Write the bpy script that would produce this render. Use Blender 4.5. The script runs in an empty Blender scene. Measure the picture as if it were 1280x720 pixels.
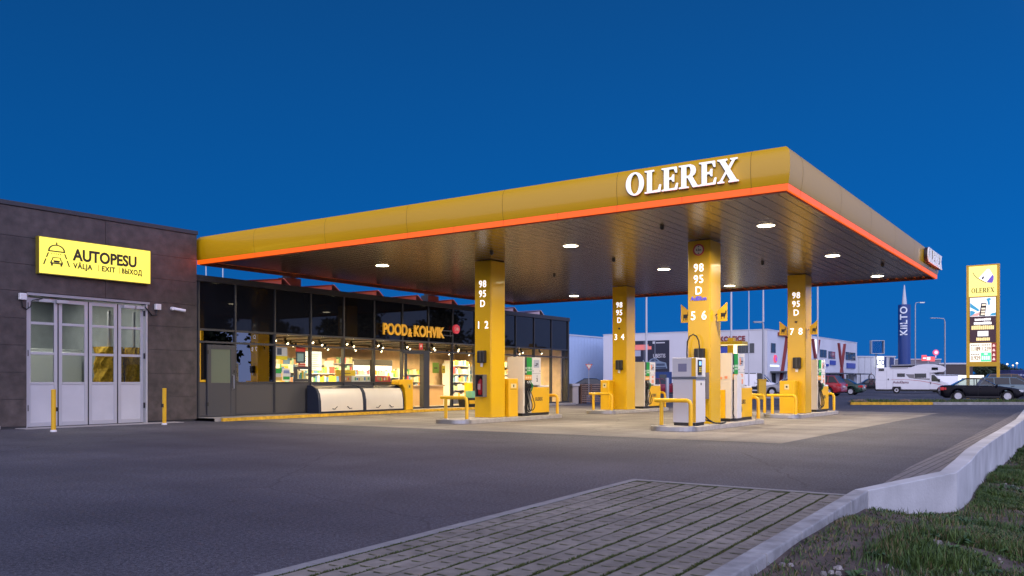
import bpy, bmesh, math, random
from mathutils import Vector, Matrix
R = math.radians
random.seed(7)
SC = bpy.context.scene
COL = SC.collection

# ------------------------------------------------------------------ camera
FPX, EYE, HZ = 1073.0, 1.25, 476.0            # focal length in photo pixels, lens height, horizon row
UX, UY = .5703, .8214                         # world X axis seen from the lens (sideways, away)
VX, VY = -.8215, .5702                        # world Y axis
cam = bpy.data.cameras.new('camera'); camo = bpy.data.objects.new('camera', cam); COL.objects.link(camo)
camo.location = (0, 0, EYE)
camo.rotation_euler = (R(90), 0, R(-55.23))
cam.sensor_width = 36; cam.lens = FPX / 1280 * 36; cam.shift_y = (HZ - 360) / 1280
cam.clip_start = .05; cam.clip_end = 3000
SC.camera = camo

# ------------------------------------------------------------------ sky, sun, exposure
SUN_AZ = -80.0       # world angle (deg, counter-clockwise from +X) towards the set sun: to the right of the view
w = bpy.data.worlds.new('World'); SC.world = w; w.use_nodes = True
nt = w.node_tree; nt.nodes.clear()
def wn(kind, **k):
    n = nt.nodes.new(kind)
    for a, b in k.items(): setattr(n, a, b)
    return n
sky = wn('ShaderNodeTexSky', sky_type='NISHITA', sun_disc=False)
sky.sun_elevation = R(1.5); sky.sun_rotation = R(90 - SUN_AZ)
sky.air_density = 1.0; sky.dust_density = .2; sky.ozone_density = 6.0
# dusk blue of the open sky, deeper towards the zenith
geo = wn('ShaderNodeTexCoord'); sep = wn('ShaderNodeSeparateXYZ'); nt.links.new(geo.outputs['Generated'], sep.inputs[0])
rp = wn('ShaderNodeValToRGB'); nt.links.new(sep.outputs['Z'], rp.inputs[0])
e = rp.color_ramp.elements; e[0].position = .0; e[0].color = (.0022, .116, .43, 1); e[1].position = .42; e[1].color = (.0036, .068, .25, 1)
m = e.new(.16); m.color = (.0018, .102, .39, 1)
# afterglow around the set sun, outside the view
dt = wn('ShaderNodeVectorMath', operation='DOT_PRODUCT'); nt.links.new(geo.outputs['Generated'], dt.inputs[0])
GE = R(30); dt.inputs[1].default_value = (math.cos(GE)*math.cos(R(SUN_AZ)), math.cos(GE)*math.sin(R(SUN_AZ)), math.sin(GE))
gl = wn('ShaderNodeMapRange', interpolation_type='SMOOTHERSTEP'); gl.inputs[1].default_value = .22; gl.inputs[2].default_value = .88
nt.links.new(dt.outputs['Value'], gl.inputs[0])
b1 = wn('ShaderNodeBackground'); nt.links.new(sky.outputs[0], b1.inputs[0]); b1.inputs[1].default_value = .02
dl_ = wn('ShaderNodeVectorMath', operation='DOT_PRODUCT'); nt.links.new(geo.outputs['Generated'], dl_.inputs[0]); dl_.inputs[1].default_value = (.5703, -.8215, 0)
lr = wn('ShaderNodeMapRange'); lr.inputs[1].default_value = -.6; lr.inputs[2].default_value = .5; lr.inputs[3].default_value = .80; lr.inputs[4].default_value = 1.08
nt.links.new(dl_.outputs['Value'], lr.inputs[0])
sm = wn('ShaderNodeMix', data_type='RGBA', blend_type='MULTIPLY'); sm.inputs[0].default_value = 1; nt.links.new(rp.outputs[0], sm.inputs[6]); nt.links.new(lr.outputs[0], sm.inputs[7])
b2 = wn('ShaderNodeBackground'); nt.links.new(sm.outputs[2], b2.inputs[0]); b2.inputs[1].default_value = 1.02
b3 = wn('ShaderNodeBackground'); b3.inputs[0].default_value = (.56, .60, 1, 1)
ml = wn('ShaderNodeMath', operation='MULTIPLY'); ml.inputs[1].default_value = 1.02; nt.links.new(gl.outputs[0], ml.inputs[0]); nt.links.new(ml.outputs[0], b3.inputs[1])
# paler sky lobe added behind the camera to brighten the front fascia
dt2 = wn('ShaderNodeVectorMath', operation='DOT_PRODUCT'); nt.links.new(geo.outputs['Generated'], dt2.inputs[0])
dt2.inputs[1].default_value = (math.cos(R(8))*math.cos(R(200)), math.cos(R(8))*math.sin(R(200)), math.sin(R(8)))
g2 = wn('ShaderNodeMapRange', interpolation_type='SMOOTHERSTEP'); g2.inputs[1].default_value = .10; g2.inputs[2].default_value = 1.0
nt.links.new(dt2.outputs['Value'], g2.inputs[0])
b4 = wn('ShaderNodeBackground'); b4.inputs[0].default_value = (.82, .74, .86, 1)
m2 = wn('ShaderNodeMath', operation='MULTIPLY'); m2.inputs[1].default_value = 1.9; nt.links.new(g2.outputs[0], m2.inputs[0]); nt.links.new(m2.outputs[0], b4.inputs[1])
a0 = wn('ShaderNodeAddShader'); nt.links.new(b3.outputs[0], a0.inputs[0]); nt.links.new(b4.outputs[0], a0.inputs[1])
a1 = wn('ShaderNodeAddShader'); a2 = wn('ShaderNodeAddShader'); wo = wn('ShaderNodeOutputWorld')
nt.links.new(b1.outputs[0], a1.inputs[0]); nt.links.new(b2.outputs[0], a1.inputs[1]); nt.links.new(a1.outputs[0], a2.inputs[0]); nt.links.new(a0.outputs[0], a2.inputs[1])
nt.links.new(a2.outputs[0], wo.inputs['Surface'])
sd = bpy.data.lights.new('sun', 'SUN'); sd.energy = .15; sd.angle = R(50); sd.color = (1, .82, .88)
so = bpy.data.objects.new('sun', sd); COL.objects.link(so)
so.rotation_euler = Vector((math.cos(R(SUN_AZ)), math.sin(R(SUN_AZ)), math.tan(R(30)))).to_track_quat('Z', 'Y').to_euler()
SC.view_settings.view_transform = 'Standard'; SC.view_settings.look = 'None'
SC.view_settings.exposure = 0; SC.view_settings.gamma = 1; SC.view_settings.use_curve_mapping = False
SC.render.engine = 'CYCLES'
cy = SC.cycles
cy.use_denoising = True; cy.max_bounces = 8; cy.diffuse_bounces = 3; cy.glossy_bounces = 4
cy.transparent_max_bounces = 12; cy.sample_clamp_indirect = 4; cy.caustics_reflective = False; cy.caustics_refractive = False

# ------------------------------------------------------------------ materials
MATS = {}
def mat(name, col=(.5, .5, .5), rough=.5, metal=0, emit=None, es=1, spec=.5, var=0, vscale=3, bump=0, bscale=40, coat=0, stain=0, sscale=.5):
    if name in MATS: return MATS[name]
    m = bpy.data.materials.new(name); m.use_nodes = True; t = m.node_tree; b = t.nodes['Principled BSDF']
    b.inputs['Base Color'].default_value = (*col, 1); b.inputs['Roughness'].default_value = rough
    b.inputs['Metallic'].default_value = metal; b.inputs['Specular IOR Level'].default_value = spec
    if coat: b.inputs['Coat Weight'].default_value = coat; b.inputs['Coat Roughness'].default_value = .06
    if emit:
        b.inputs['Emission Color'].default_value = (*emit, 1); b.inputs['Emission Strength'].default_value = es
    tc = None
    def coord():
        nonlocal tc
        if tc is None: tc = t.nodes.new('ShaderNodeTexCoord')
        return tc.outputs['Object']
    cur = None
    for amt, sc_, det in ((var, vscale, 6), (stain, sscale, 3)):
        if not amt: continue
        n = t.nodes.new('ShaderNodeTexNoise'); n.inputs['Scale'].default_value = sc_; n.inputs['Detail'].default_value = det
        t.links.new(coord(), n.inputs['Vector'])
        rp = t.nodes.new('ShaderNodeMapRange'); rp.inputs[1].default_value = .3; rp.inputs[2].default_value = .7
        rp.inputs[3].default_value = 1 - amt; rp.inputs[4].default_value = 1 + amt
        t.links.new(n.outputs['Fac'], rp.inputs[0])
        mx = t.nodes.new('ShaderNodeMix'); mx.data_type = 'RGBA'; mx.blend_type = 'MULTIPLY'; mx.inputs[0].default_value = 1
        if cur is None: mx.inputs[6].default_value = (*col, 1)
        else: t.links.new(cur, mx.inputs[6])
        t.links.new(rp.outputs[0], mx.inputs[7]); cur = mx.outputs[2]
    if cur is not None: t.links.new(cur, b.inputs['Base Color'])
    if bump:
        n = t.nodes.new('ShaderNodeTexNoise'); n.inputs['Scale'].default_value = bscale; n.inputs['Detail'].default_value = 4
        t.links.new(coord(), n.inputs['Vector'])
        bp = t.nodes.new('ShaderNodeBump'); bp.inputs['Strength'].default_value = bump; bp.inputs['Distance'].default_value = .02
        t.links.new(n.outputs['Fac'], bp.inputs['Height']); t.links.new(bp.outputs[0], b.inputs['Normal'])
    MATS[name] = m
    return m

def glass(name, tintc=(.9, .95, .95), blend=.25, rough=.0, gl=(1, 1, 1)):
    if name in MATS: return MATS[name]
    m = bpy.data.materials.new(name); m.use_nodes = True; t = m.node_tree; t.nodes.clear()
    o = t.nodes.new('ShaderNodeOutputMaterial'); mx = t.nodes.new('ShaderNodeMixShader')
    tr = t.nodes.new('ShaderNodeBsdfTransparent'); tr.inputs[0].default_value = (*tintc, 1)
    g = t.nodes.new('ShaderNodeBsdfGlossy'); g.inputs['Roughness'].default_value = rough; g.inputs[0].default_value = (*gl, 1)
    lw = t.nodes.new('ShaderNodeLayerWeight'); lw.inputs[0].default_value = blend
    t.links.new(lw.outputs['Fresnel'], mx.inputs[0]); t.links.new(tr.outputs[0], mx.inputs[1]); t.links.new(g.outputs[0], mx.inputs[2])
    t.links.new(mx.outputs[0], o.inputs[0]); MATS[name] = m
    return m

# ------------------------------------------------------------------ mesh builder
def em(name, c, s=.8): return mat(name, tuple(q*.8 for q in c), .5, emit=c, es=s)
# ------------------------------------------------------------------ mesh builder
class MB:
    def __init__(s): s.v = []; s.f = []; s.m = []; s.cur = 0
    def add(s, vs, fs):
        o = len(s.v); s.v += [tuple(p) for p in vs]; s.f += [tuple(i + o for i in f) for f in fs]; s.m += [s.cur] * len(fs); return s
    def box(s, x0, y0, z0, x1, y1, z1):
        if x0 > x1: x0, x1 = x1, x0
        if y0 > y1: y0, y1 = y1, y0
        if z0 > z1: z0, z1 = z1, z0
        return s.add([(x0,y0,z0),(x1,y0,z0),(x1,y1,z0),(x0,y1,z0),(x0,y0,z1),(x1,y0,z1),(x1,y1,z1),(x0,y1,z1)],
                     [(0,3,2,1),(4,5,6,7),(0,1,5,4),(1,2,6,5),(2,3,7,6),(3,0,4,7)])
    def rbox(s, c, size, rz=0, tilt=0):
        M = Matrix.Translation(c) @ Matrix.Rotation(rz, 4, 'Z') @ Matrix.Rotation(tilt, 4, 'X')
        a, b, c2 = [q / 2 for q in size]
        vs = [M @ Vector(p) for p in [(-a,-b,-c2),(a,-b,-c2),(a,b,-c2),(-a,b,-c2),(-a,-b,c2),(a,-b,c2),(a,b,c2),(-a,b,c2)]]
        return s.add(vs, [(0,3,2,1),(4,5,6,7),(0,1,5,4),(1,2,6,5),(2,3,7,6),(3,0,4,7)])
    def poly(s, pts, o, r, u, t0=0, t1=.01):
        """outline in the plane (r right, u up), pushed out along r x u from t0 to t1"""
        o, r, u = Vector(o), Vector(r), Vector(u); n = r.cross(u); k = len(pts)
        area = sum(pts[i][0]*pts[(i+1)%k][1] - pts[(i+1)%k][0]*pts[i][1] for i in range(k))
        if area < 0: pts = pts[::-1]
        vs = [o + r*a + u*b + n*t for t in (t0, t1) for a, b in pts]
        fs = [tuple(range(k))[::-1], tuple(range(k, 2*k))] + [(i, (i+1)%k, k+(i+1)%k, k+i) for i in range(k)]
        return s.add(vs, fs)
    def rect(s, a0, b0, a1, b1, o, r, u, t0=0, t1=.01): return s.poly([(a0,b0),(a1,b0),(a1,b1),(a0,b1)], o, r, u, t0, t1)
    def disc(s, a, b, rad, o, r, u, t0=0, t1=.01, n=24): return s.poly([(a+rad*math.cos(i*2*math.pi/n), b+rad*math.sin(i*2*math.pi/n)) for i in range(n)], o, r, u, t0, t1)
    def ring(s, a, b, r0, r1, o, r, u, t0=0, t1=.01, n=28, sy=1):
        o, r, u = Vector(o), Vector(r), Vector(u); nn = r.cross(u); vs = []
        for t in (t0, t1):
            for rr in (r0, r1):
                for i in range(n):
                    q = i*2*math.pi/n; vs.append(o + r*(a+rr*math.cos(q)) + u*(b+rr*sy*math.sin(q)) + nn*t)
        fs = []
        for i in range(n):
            j = (i+1) % n
            fs += [(2*n+i, 3*n+i, 3*n+j, 2*n+j), (i, j, n+j, n+i), (n+i, n+j, 3*n+j, 3*n+i), (j, i, 2*n+i, 2*n+j)]
        return s.add(vs, fs)
    def tube(s, pts, r, n=10, cap=True):
        pts = [Vector(p) for p in pts]; rings = []; k = len(pts)
        rr = r if isinstance(r, (list, tuple)) else [r]*k
        ref = None
        for i, p in enumerate(pts):
            t = (pts[min(i+1, k-1)] - pts[max(i-1, 0)]).normalized()
            if ref is None: ref = Vector((0,0,1)) if abs(t.z) < .9 else Vector((1,0,0))
            a = t.cross(ref)
            if a.length < 1e-4: a = t.orthogonal()
            a.normalize(); b = a.cross(t).normalized(); ref = b
            rings.append([p + (a*math.cos(q*2*math.pi/n) + b*math.sin(q*2*math.pi/n))*rr[i] for q in range(n)])
        vs = [q for rg in rings for q in rg]; fs = []
        for i in range(k-1):
            for q in range(n):
                fs.append((i*n+q, (i+1)*n+q, (i+1)*n+(q+1)%n, i*n+(q+1)%n))
        if cap: fs += [tuple(range(n)), tuple(range((k-1)*n, k*n))[::-1]]
        return s.add(vs, fs)
    def loft(s, rings, cap=True):
        n = len(rings[0]); vs = [q for rg in rings for q in rg]; fs = []
        for i in range(len(rings)-1):
            for q in range(n):
                fs.append((i*n+q, i*n+(q+1)%n, (i+1)*n+(q+1)%n, (i+1)*n+q))
        if cap: fs += [tuple(range(n))[::-1], tuple(range((len(rings)-1)*n, len(rings)*n))]
        return s.add(vs, fs)
    def lathe(s, prof, c=(0,0,0), axis='Z', n=24, closed=False):
        rings = []
        if closed: prof = list(prof) + [prof[0]]
        for rad, h in prof:
            rg = []
            for i in range(n):
                q = i*2*math.pi/n; a, b = rad*math.cos(q), rad*math.sin(q)
                p = (a, b, h) if axis == 'Z' else ((a, h, b) if axis == 'Y' else (h, a, b))
                rg.append((c[0]+p[0], c[1]+p[1], c[2]+p[2]))
            rings.append(rg)
        return s.loft(rings, cap=not closed)
    def mesh(s, me, M):
        return s.add([M @ v.co for v in me.vertices], [tuple(p.vertices) for p in me.polygons])

def world_loc(o):
    l = Vector((0,0,0))
    while o: l += o.location; o = o.parent
    return l
def obj(name, mb, m, parent=None, smooth=False, bevel=0, loc=None, fixn=False):
    me = bpy.data.meshes.new(name)
    off = world_loc(parent) if parent else Vector(loc or (0,0,0))
    me.from_pydata([(a-off.x, b-off.y, c-off.z) for a, b, c in mb.v], [], mb.f)
    ml = m if isinstance(m, (list, tuple)) else [m]
    for q in ml: me.materials.append(q)
    if len(ml) > 1: me.polygons.foreach_set('material_index', mb.m)
    if smooth: me.polygons.foreach_set('use_smooth', [True]*len(me.polygons))
    me.update()
    if len(mb.f) < 30000 and not fixn:
        bm = bmesh.new(); bm.from_mesh(me); bmesh.ops.recalc_face_normals(bm, faces=bm.faces); bm.to_mesh(me); bm.free()
    o = bpy.data.objects.new(name, me); COL.objects.link(o)
    if parent: o.parent = parent
    elif loc: o.location = loc
    if smooth:
        try: me.set_sharp_from_angle(angle=R(40))
        except Exception: pass
    if bevel:
        b = o.modifiers.new('bevel', 'BEVEL'); b.width = bevel; b.segments = 2; b.limit_method = 'ANGLE'; b.angle_limit = R(40)
    return o
def tag(o, label, cat, group=None, kind=None):
    o['label'] = label; o['category'] = cat
    if group: o['group'] = group
    if kind: o['kind'] = kind
    return o
def thing(name, label, cat, loc=(0,0,0), group=None):
    o = bpy.data.objects.new(name, None); o.empty_display_size = .2; COL.objects.link(o); o.location = loc
    return tag(o, label, cat, group)
def struct(name, mb, m, **k):
    o = obj(name, mb, m, **k); o['kind'] = 'structure'; return o
def dup(root, loc, rz=0, label=None):
    def cp(o, par):
        c = o.copy(); COL.objects.link(c)
        if par: c.parent = par
        for ch in o.children: cp(ch, c)
        return c
    r = cp(root, None); r.location = loc; r.rotation_euler = (0, 0, rz)
    if label: r['label'] = label
    return r
def lamp(name, parent, loc, power, col, size=(.3,.3), rot=(0,0,0), spread=150):
    l = bpy.data.lights.new(name, 'AREA'); l.shape = 'RECTANGLE'; l.size, l.size_y = size; l.energy = power; l.color = col; l.spread = R(spread)
    o = bpy.data.objects.new(name, l); COL.objects.link(o); o.rotation_euler = rot
    if parent: o.parent = parent; o.location = Vector(loc) - world_loc(parent)
    else: o.location = loc
    return o

def text_mesh(s, size=1, depth=.02, bold=0, xs=1, align='CENTER', spacing=1):
    c = bpy.data.curves.new('t', 'FONT'); c.body = s; c.size = size; c.extrude = depth/2; c.offset = bold; c.align_x = align
    c.resolution_u = 4; c.space_character = spacing
    o = bpy.data.objects.new('t', c); COL.objects.link(o)
    dg = bpy.context.evaluated_depsgraph_get(); me = bpy.data.meshes.new_from_object(o.evaluated_get(dg))
    COL.objects.unlink(o); bpy.data.objects.remove(o)
    for v in me.vertices: v.co.x *= xs; v.co.z += depth/2
    return me
def plane_matrix(o, r, u):
    r, u = Vector(r), Vector(u); n = r.cross(u)
    M = Matrix((r, u, n)).transposed().to_4x4(); M.translation = Vector(o)
    return M
def put_text(mb, s, o, r, u, cap, depth=.02, bold=0, xs=1, align='CENTER', spacing=1):
    """cap = height of a capital letter; o = foot of the line"""
    mb.mesh(text_mesh(s, cap/.727, depth, bold, xs, align, spacing), plane_matrix(o, r, u)); return mb

SERIF = {
 'L': (.84, [[(0,0),(.76,0),(.80,.32),(.73,.32),(.66,.10),(.34,.08),(.34,.93),(.46,.95),(.46,1),(0,1),(0,.95),(.12,.93),(.12,.07),(0,.05)]]),
 'E': (.84, [[(0,0),(.74,0),(.79,.28),(.72,.28),(.64,.08),(.34,.07),(.34,.47),(.48,.47),(.54,.36),(.60,.36),(.60,.67),(.54,.67),(.48,.55),(.34,.55),(.34,.92),(.60,.92),(.67,.74),(.74,.74),(.72,1),(0,1),(0,.95),(.12,.93),(.12,.07),(0,.05)]]),
 'R': (.96, [[(0,0),(.46,0),(.46,.05),(.34,.07),(.34,.44),(.42,.44),(.66,0),(.95,0),(.95,.05),(.86,.08),(.62,.49),(.72,.54),(.78,.63),(.79,.75),(.76,.87),(.68,.95),(.55,1),(0,1),(0,.95),(.12,.93),(.12,.07),(0,.05)],
             [(.34,.52),(.48,.52),(.55,.60),(.57,.74),(.54,.87),(.47,.92),(.34,.92)]]),
 'X': (.95, [[(0,0),(.30,0),(.30,.05),(.20,.08),(.40,.40),(.58,.08),(.50,.05),(.50,0),(.95,0),(.95,.05),(.86,.08),(.56,.56),(.78,.92),(.90,.95),(.90,1),(.58,1),(.58,.95),(.67,.92),(.50,.66),(.34,.92),(.44,.95),(.44,1),(0,1),(0,.95),(.10,.92),(.37,.48),(.11,.08),(0,.05)]]),
 'O': (.96, [[(.45+.45*math.cos(i*math.pi/18), .5+.52*math.sin(i*math.pi/18)) for i in range(36)], [(.45+.23*math.cos(i*math.pi/18), .5+.45*math.sin(i*math.pi/18)) for i in range(36)]]),
}
def serif(mb, s, o, r, u, cap, width, depth):
    tot = sum(SERIF[c][0] for c in s) - .05; k = width / tot; x = 0
    for ch in s:
        wd, loops = SERIF[ch]
        c = bpy.data.curves.new('s', 'CURVE'); c.dimensions = '2D'; c.fill_mode = 'BOTH'; c.extrude = depth/2
        for lp in loops:
            sp = c.splines.new('POLY'); sp.points.add(len(lp)-1); sp.use_cyclic_u = True
            for p, (a, b) in zip(sp.points, lp): p.co = ((x+a)*k, b*cap, 0, 1)
        ob = bpy.data.objects.new('s', c); COL.objects.link(ob)
        me = bpy.data.meshes.new_from_object(ob.evaluated_get(bpy.context.evaluated_depsgraph_get()))
        COL.objects.unlink(ob); bpy.data.objects.remove(ob)
        for v in me.vertices: v.co.z += depth/2
        mb.mesh(me, plane_matrix(o, r, u)); x += wd
    return mb

RF, UP = (0,-1,0), (0,0,1)      # reading direction on walls that face -X
RS = (1,0,0)                    # reading direction on walls that face -Y
def at(px, d):                  # ground position at a distance d in front of the lens
    l = (px - 640) / FPX * d
    return (l*UX + d*UY, l*VX + d*VY)
def hz(y, d): return EYE + (HZ - y) / FPX * d

M_yel = mat('yellow_paint', (.78, .44, .004), .38, var=.05, vscale=1.5)
M_yelg = mat('yellow_gloss', (.70, .42, .006), .22, var=.04, vscale=.7, coat=.3)
M_dark = mat('dark_metal', (.035, .034, .037), .4)
M_black = mat('black_plastic', (.012, .012, .013), .45)
M_rub = mat('rubber', (.012, .012, .012), .75)
M_steel = mat('steel', (.45, .45, .46), .35, 1)
M_galv = mat('galvanised', (.42, .43, .45), .5, .6)
M_white = mat('white_paint', (.78, .78, .78), .45, var=.04)
M_wem = mat('lit_white', (.8, .8, .8), .4, emit=(1, 1, 1), es=1.15)
M_conc = mat('concrete', (.36, .34, .32), .85, var=.12, vscale=6, bump=.3, bscale=60, stain=.15)
# ------------------------------------------------------------------ ground
def ground_mat(name, c1, c2, speck, rough=.8, patch=.12, grain=90, streak=.86, bumps=.5):
    m = bpy.data.materials.new(name); m.use_nodes = True; t = m.node_tree; b = t.nodes['Principled BSDF']
    tc = t.nodes.new('ShaderNodeTexCoord')
    def noise(s, d, sx=1, sy=1):
        mp = t.nodes.new('ShaderNodeMapping'); mp.inputs['Scale'].default_value = (sx, sy, 1); t.links.new(tc.outputs['Object'], mp.inputs[0])
        n = t.nodes.new('ShaderNodeTexNoise'); n.inputs['Scale'].default_value = s; n.inputs['Detail'].default_value = d; t.links.new(mp.outputs[0], n.inputs['Vector'])
        return n.outputs['Fac']
    def rng(f, a, c, lo, hi):
        q = t.nodes.new('ShaderNodeMapRange'); q.inputs[1].default_value = a; q.inputs[2].default_value = c; q.inputs[3].default_value = lo; q.inputs[4].default_value = hi
        t.links.new(f, q.inputs[0]); return q.outputs[0]
    def mix(f, a, c, mode='MIX'):
        q = t.nodes.new('ShaderNodeMix'); q.data_type = 'RGBA'; q.blend_type = mode
        if isinstance(f, float): q.inputs[0].default_value = f
        else: t.links.new(f, q.inputs[0])
        for i, v in ((6, a), (7, c)):
            if isinstance(v, tuple): q.inputs[i].default_value = (*v, 1)
            else: t.links.new(v, q.inputs[i])
        return q.outputs[2]
    cur = mix(rng(noise(.22, 5), .38, .62, 0, 1), c1, c2)
    g = noise(grain, 3); g3 = noise(grain*.33, 4)
    cur = mix(1.0, cur, rng(g3, .35, .65, 1 - speck*.5, 1 + speck*.5), 'MULTIPLY')
    cur = mix(1.0, cur, rng(g, .3, .7, 1 - speck, 1 + speck), 'MULTIPLY')
    cur = mix(1.0, cur, rng(noise(.9, 6, 1, .35), .35, .65, 1 - patch, 1 + patch), 'MULTIPLY')
    cur = mix(1.0, cur, rng(noise(2.6, 4), .62, .75, 1, 1 - patch*1.6), 'MULTIPLY')
    if streak < 1: cur = mix(1.0, cur, rng(noise(.8, 4, .12, 1.6), .45, .7, 1, streak), 'MULTIPLY')
    vo = t.nodes.new('ShaderNodeTexVoronoi'); vo.feature = 'DISTANCE_TO_EDGE'; vo.inputs['Scale'].default_value = .16
    wv = t.nodes.new('ShaderNodeVectorMath'); wv.operation = 'MULTIPLY_ADD'; wv.inputs[1].default_value = (.5, .5, .5)
    nn = t.nodes.new('ShaderNodeTexNoise'); nn.inputs['Scale'].default_value = 1.2; nn.inputs['Detail'].default_value = 5; t.links.new(tc.outputs['Object'], nn.inputs['Vector'])
    t.links.new(nn.outputs['Color'], wv.inputs[0]); t.links.new(tc.outputs['Object'], wv.inputs[2]); t.links.new(wv.outputs[0], vo.inputs['Vector'])
    cur = mix(1.0, cur, rng(vo.outputs['Distance'], .0, .0035, .62, 1), 'MULTIPLY')
    t.links.new(cur, b.inputs['Base Color']); b.inputs['Roughness'].default_value = rough; b.inputs['Specular IOR Level'].default_value = .35
    bp = t.nodes.new('ShaderNodeBump'); bp.inputs['Strength'].default_value = bumps; bp.inputs['Distance'].default_value = .01
    t.links.new(g, bp.inputs['Height']); t.links.new(bp.outputs[0], b.inputs['Normal'])
    return m
M_asph = ground_mat('asphalt', (.056, .056, .068), (.086, .083, .094), .75)
M_slab = ground_mat('worn_concrete', (.155, .142, .132), (.215, .198, .182), .16, .75, .22, 40, .72, .15)

WALL_IN = [(9.75, 2.26), (11.95, 1.74), (13.6, 1.80), (15.7, 1.92), (18.5, 2.0), (22, 2.06), (29, 2.22), (40.5, 2.78), (43, 2.2), (45, .3), (47, -5), (49, -18), (51, -45), (52, -80)]
KERB_IN = [(-14, .96), (4.8, 2.0), (9.75, 2.26)]
def yline(pl, x):
    for (a, b), (c, d) in zip(pl, pl[1:]):
        if x <= c: return b + (d-b)*(x-a)/(c-a)
    return pl[-1][1]
def edge_y(x): return yline(KERB_IN + WALL_IN[1:], max(x, -14))
mb = MB()
bound = [(-600, .96)] + KERB_IN + WALL_IN[1:] + [(60, -700), (900, -700), (1100, 1100), (-600, 1100)]
mb.add([(a, b, 0) for a, b in bound], [tuple(range(len(bound)))])
struct('ground', mb, M_asph)
mb = MB(); mb.add([(17.1, 5.35, .004), (36.6, 5.35, .004), (36.6, 22.30, .004), (17.1, 22.30, .004)], [(0,1,2,3)])
struct('concrete_apron', mb, M_slab)
mb = MB()
for x in (22.0, 26.8, 31.6): mb.add([(x, 5.36, .008), (x+.02, 5.36, .008), (x+.02, 22.29, .008), (x, 22.29, .008)], [(0,1,2,3)])
for y in (7.6, 10.6, 13.8, 17.2, 20): mb.add([(17.11, y, .0085), (36.59, y, .0085), (36.59, y+.018, .0085), (17.11, y+.018, .0085)], [(0,1,2,3)])
struct('apron_joints', mb, mat('joint_filler', (.07, .065, .06), .8))
# grass pavers with flush edging
M_pav = mat('paver', (.205, .180, .146), .9, var=.22, vscale=9, bump=.5, bscale=90, stain=.22, sscale=1.3)
def left_y(x): return 4.39 + (x-3.64)*.0765
mb = MB()
mb.add([(-3, left_y(-3), .009), (-3, yline(KERB_IN,-3), .009), (9.66, yline(KERB_IN, 9.66), .009), (9.66, left_y(9.66), .009)], [(0,1,2,3)])
struct('paver_bed', mb, mat('mossy_soil', (.042, .048, .012), .95, var=.6, vscale=14, bump=.8, bscale=70))
mb = MB(); rnd = random.Random(3)
nrow = 12
joints = []
for r_ in range(nrow):
    x = -2.6 + (r_ % 2)*.10 + rnd.uniform(-.015, .015)
    while x < 9.45:
        L = .196
        def yy(xx, f):
            a, b = left_y(xx) - .06, yline(KERB_IN, xx) + .03
            return a + (b-a)*f
        f0, f1 = r_/nrow, (r_+1)/nrow
        g = .012; tz = rnd.uniform(.0125, .0165)
        x0, x1 = x + .006, min(x + L, 9.60)
        if x1 - x0 > .08:
            A, B = yy(x0, f0)-g, yy(x0, f1)+g; C_, D = yy(x1, f0)-g, yy(x1, f1)+g
            n1 = .030; q = .22            # lens shaped notch in the cross joint
            base = [(x0, B), (x1, D), (x1, D+(C_-D)*q), (x1-n1, D+(C_-D)*(q+.10)), (x1-n1, D+(C_-D)*(.90-q)), (x1, D+(C_-D)*(1-q)), (x1, C_), (x0, A)]
            cx = sum(p[0] for p in base)/8; cyy = sum(p[1] for p in base)/8
            k = len(base)
            vs = [(a, b, -.01) for a, b in base] + [(a, b, tz-.003) for a, b in base] + [(cx+(a-cx)*.955, cyy+(b-cyy)*.955, tz) for a, b in base]
            fs = [tuple(range(2*k, 3*k))] + [(i, (i+1)%k, k+(i+1)%k, k+i) for i in range(k)] + [(k+i, k+(i+1)%k, 2*k+(i+1)%k, 2*k+i) for i in range(k)]
            mb.add(vs, fs)
            joints.append((x1-.004, (C_+D)/2))
        x += L + .006
struct('paving_stones', mb, M_pav)
mb = MB(); x = -3.0
while x < 9.6:
    x1 = min(x + 1.0, 9.66) - .006
    mb.add([(x, left_y(x)+.06, -.05), (x1, left_y(x1)+.06, -.05), (x1, left_y(x1)-.045, -.05), (x, left_y(x)-.045, -.05),
            (x, left_y(x)+.06, .016), (x1, left_y(x1)+.06, .016), (x1, left_y(x1)-.045, .016), (x, left_y(x)-.045, .016)], [(7,6,5,4),(0,1,5,4),(1,2,6,5),(2,3,7,6),(3,0,4,7)])
    x += 1.0
y = yline(KERB_IN, 9.66)
while y < left_y(9.7):
    y1 = min(y + 1.0, left_y(9.7) + .06) - .006; mb.box(9.66, y, -.05, 9.745, y1, .016); y += 1.0
struct('edging_stones', mb, mat('edge_stone', (.24, .23, .22), .9, var=.15, vscale=7, bump=.3, bscale=80))
def strip(mb, pl, off0, off1, z0, z1, seg=None):
    """wall-like strip along a polyline between two sideways offsets"""
    P = [Vector((a, b)) for a, b in pl]; n = len(P); rings = []
    for i, p in enumerate(P):
        t = (P[min(i+1, n-1)] - P[max(i-1, 0)]).normalized(); nr = Vector((-t.y, t.x))
        a, b = p + nr*off0, p + nr*off1
        rings.append([(a.x, a.y, z0), (b.x, b.y, z0), (b.x, b.y, z1), (a.x, a.y, z1)])
    return mb.loft(rings)
mb = MB(); kp = [(-14 + i*(9.73+14)/24, 0) for i in range(25)]
for i in range(24):
    a, b = kp[i][0], kp[i+1][0] - .014
    strip(mb, [(a, yline(KERB_IN, a)), (b, yline(KERB_IN, b))], -.15, 0, -.35, .075)
struct('kerb', mb, mat('kerb_stone', (.30, .295, .285), .85, var=.16, vscale=8, bump=.4, bscale=70, stain=.2, sscale=2), bevel=.012)
mb = MB(); WP = [Vector(p) for p in WALL_IN]; rings = []
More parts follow.
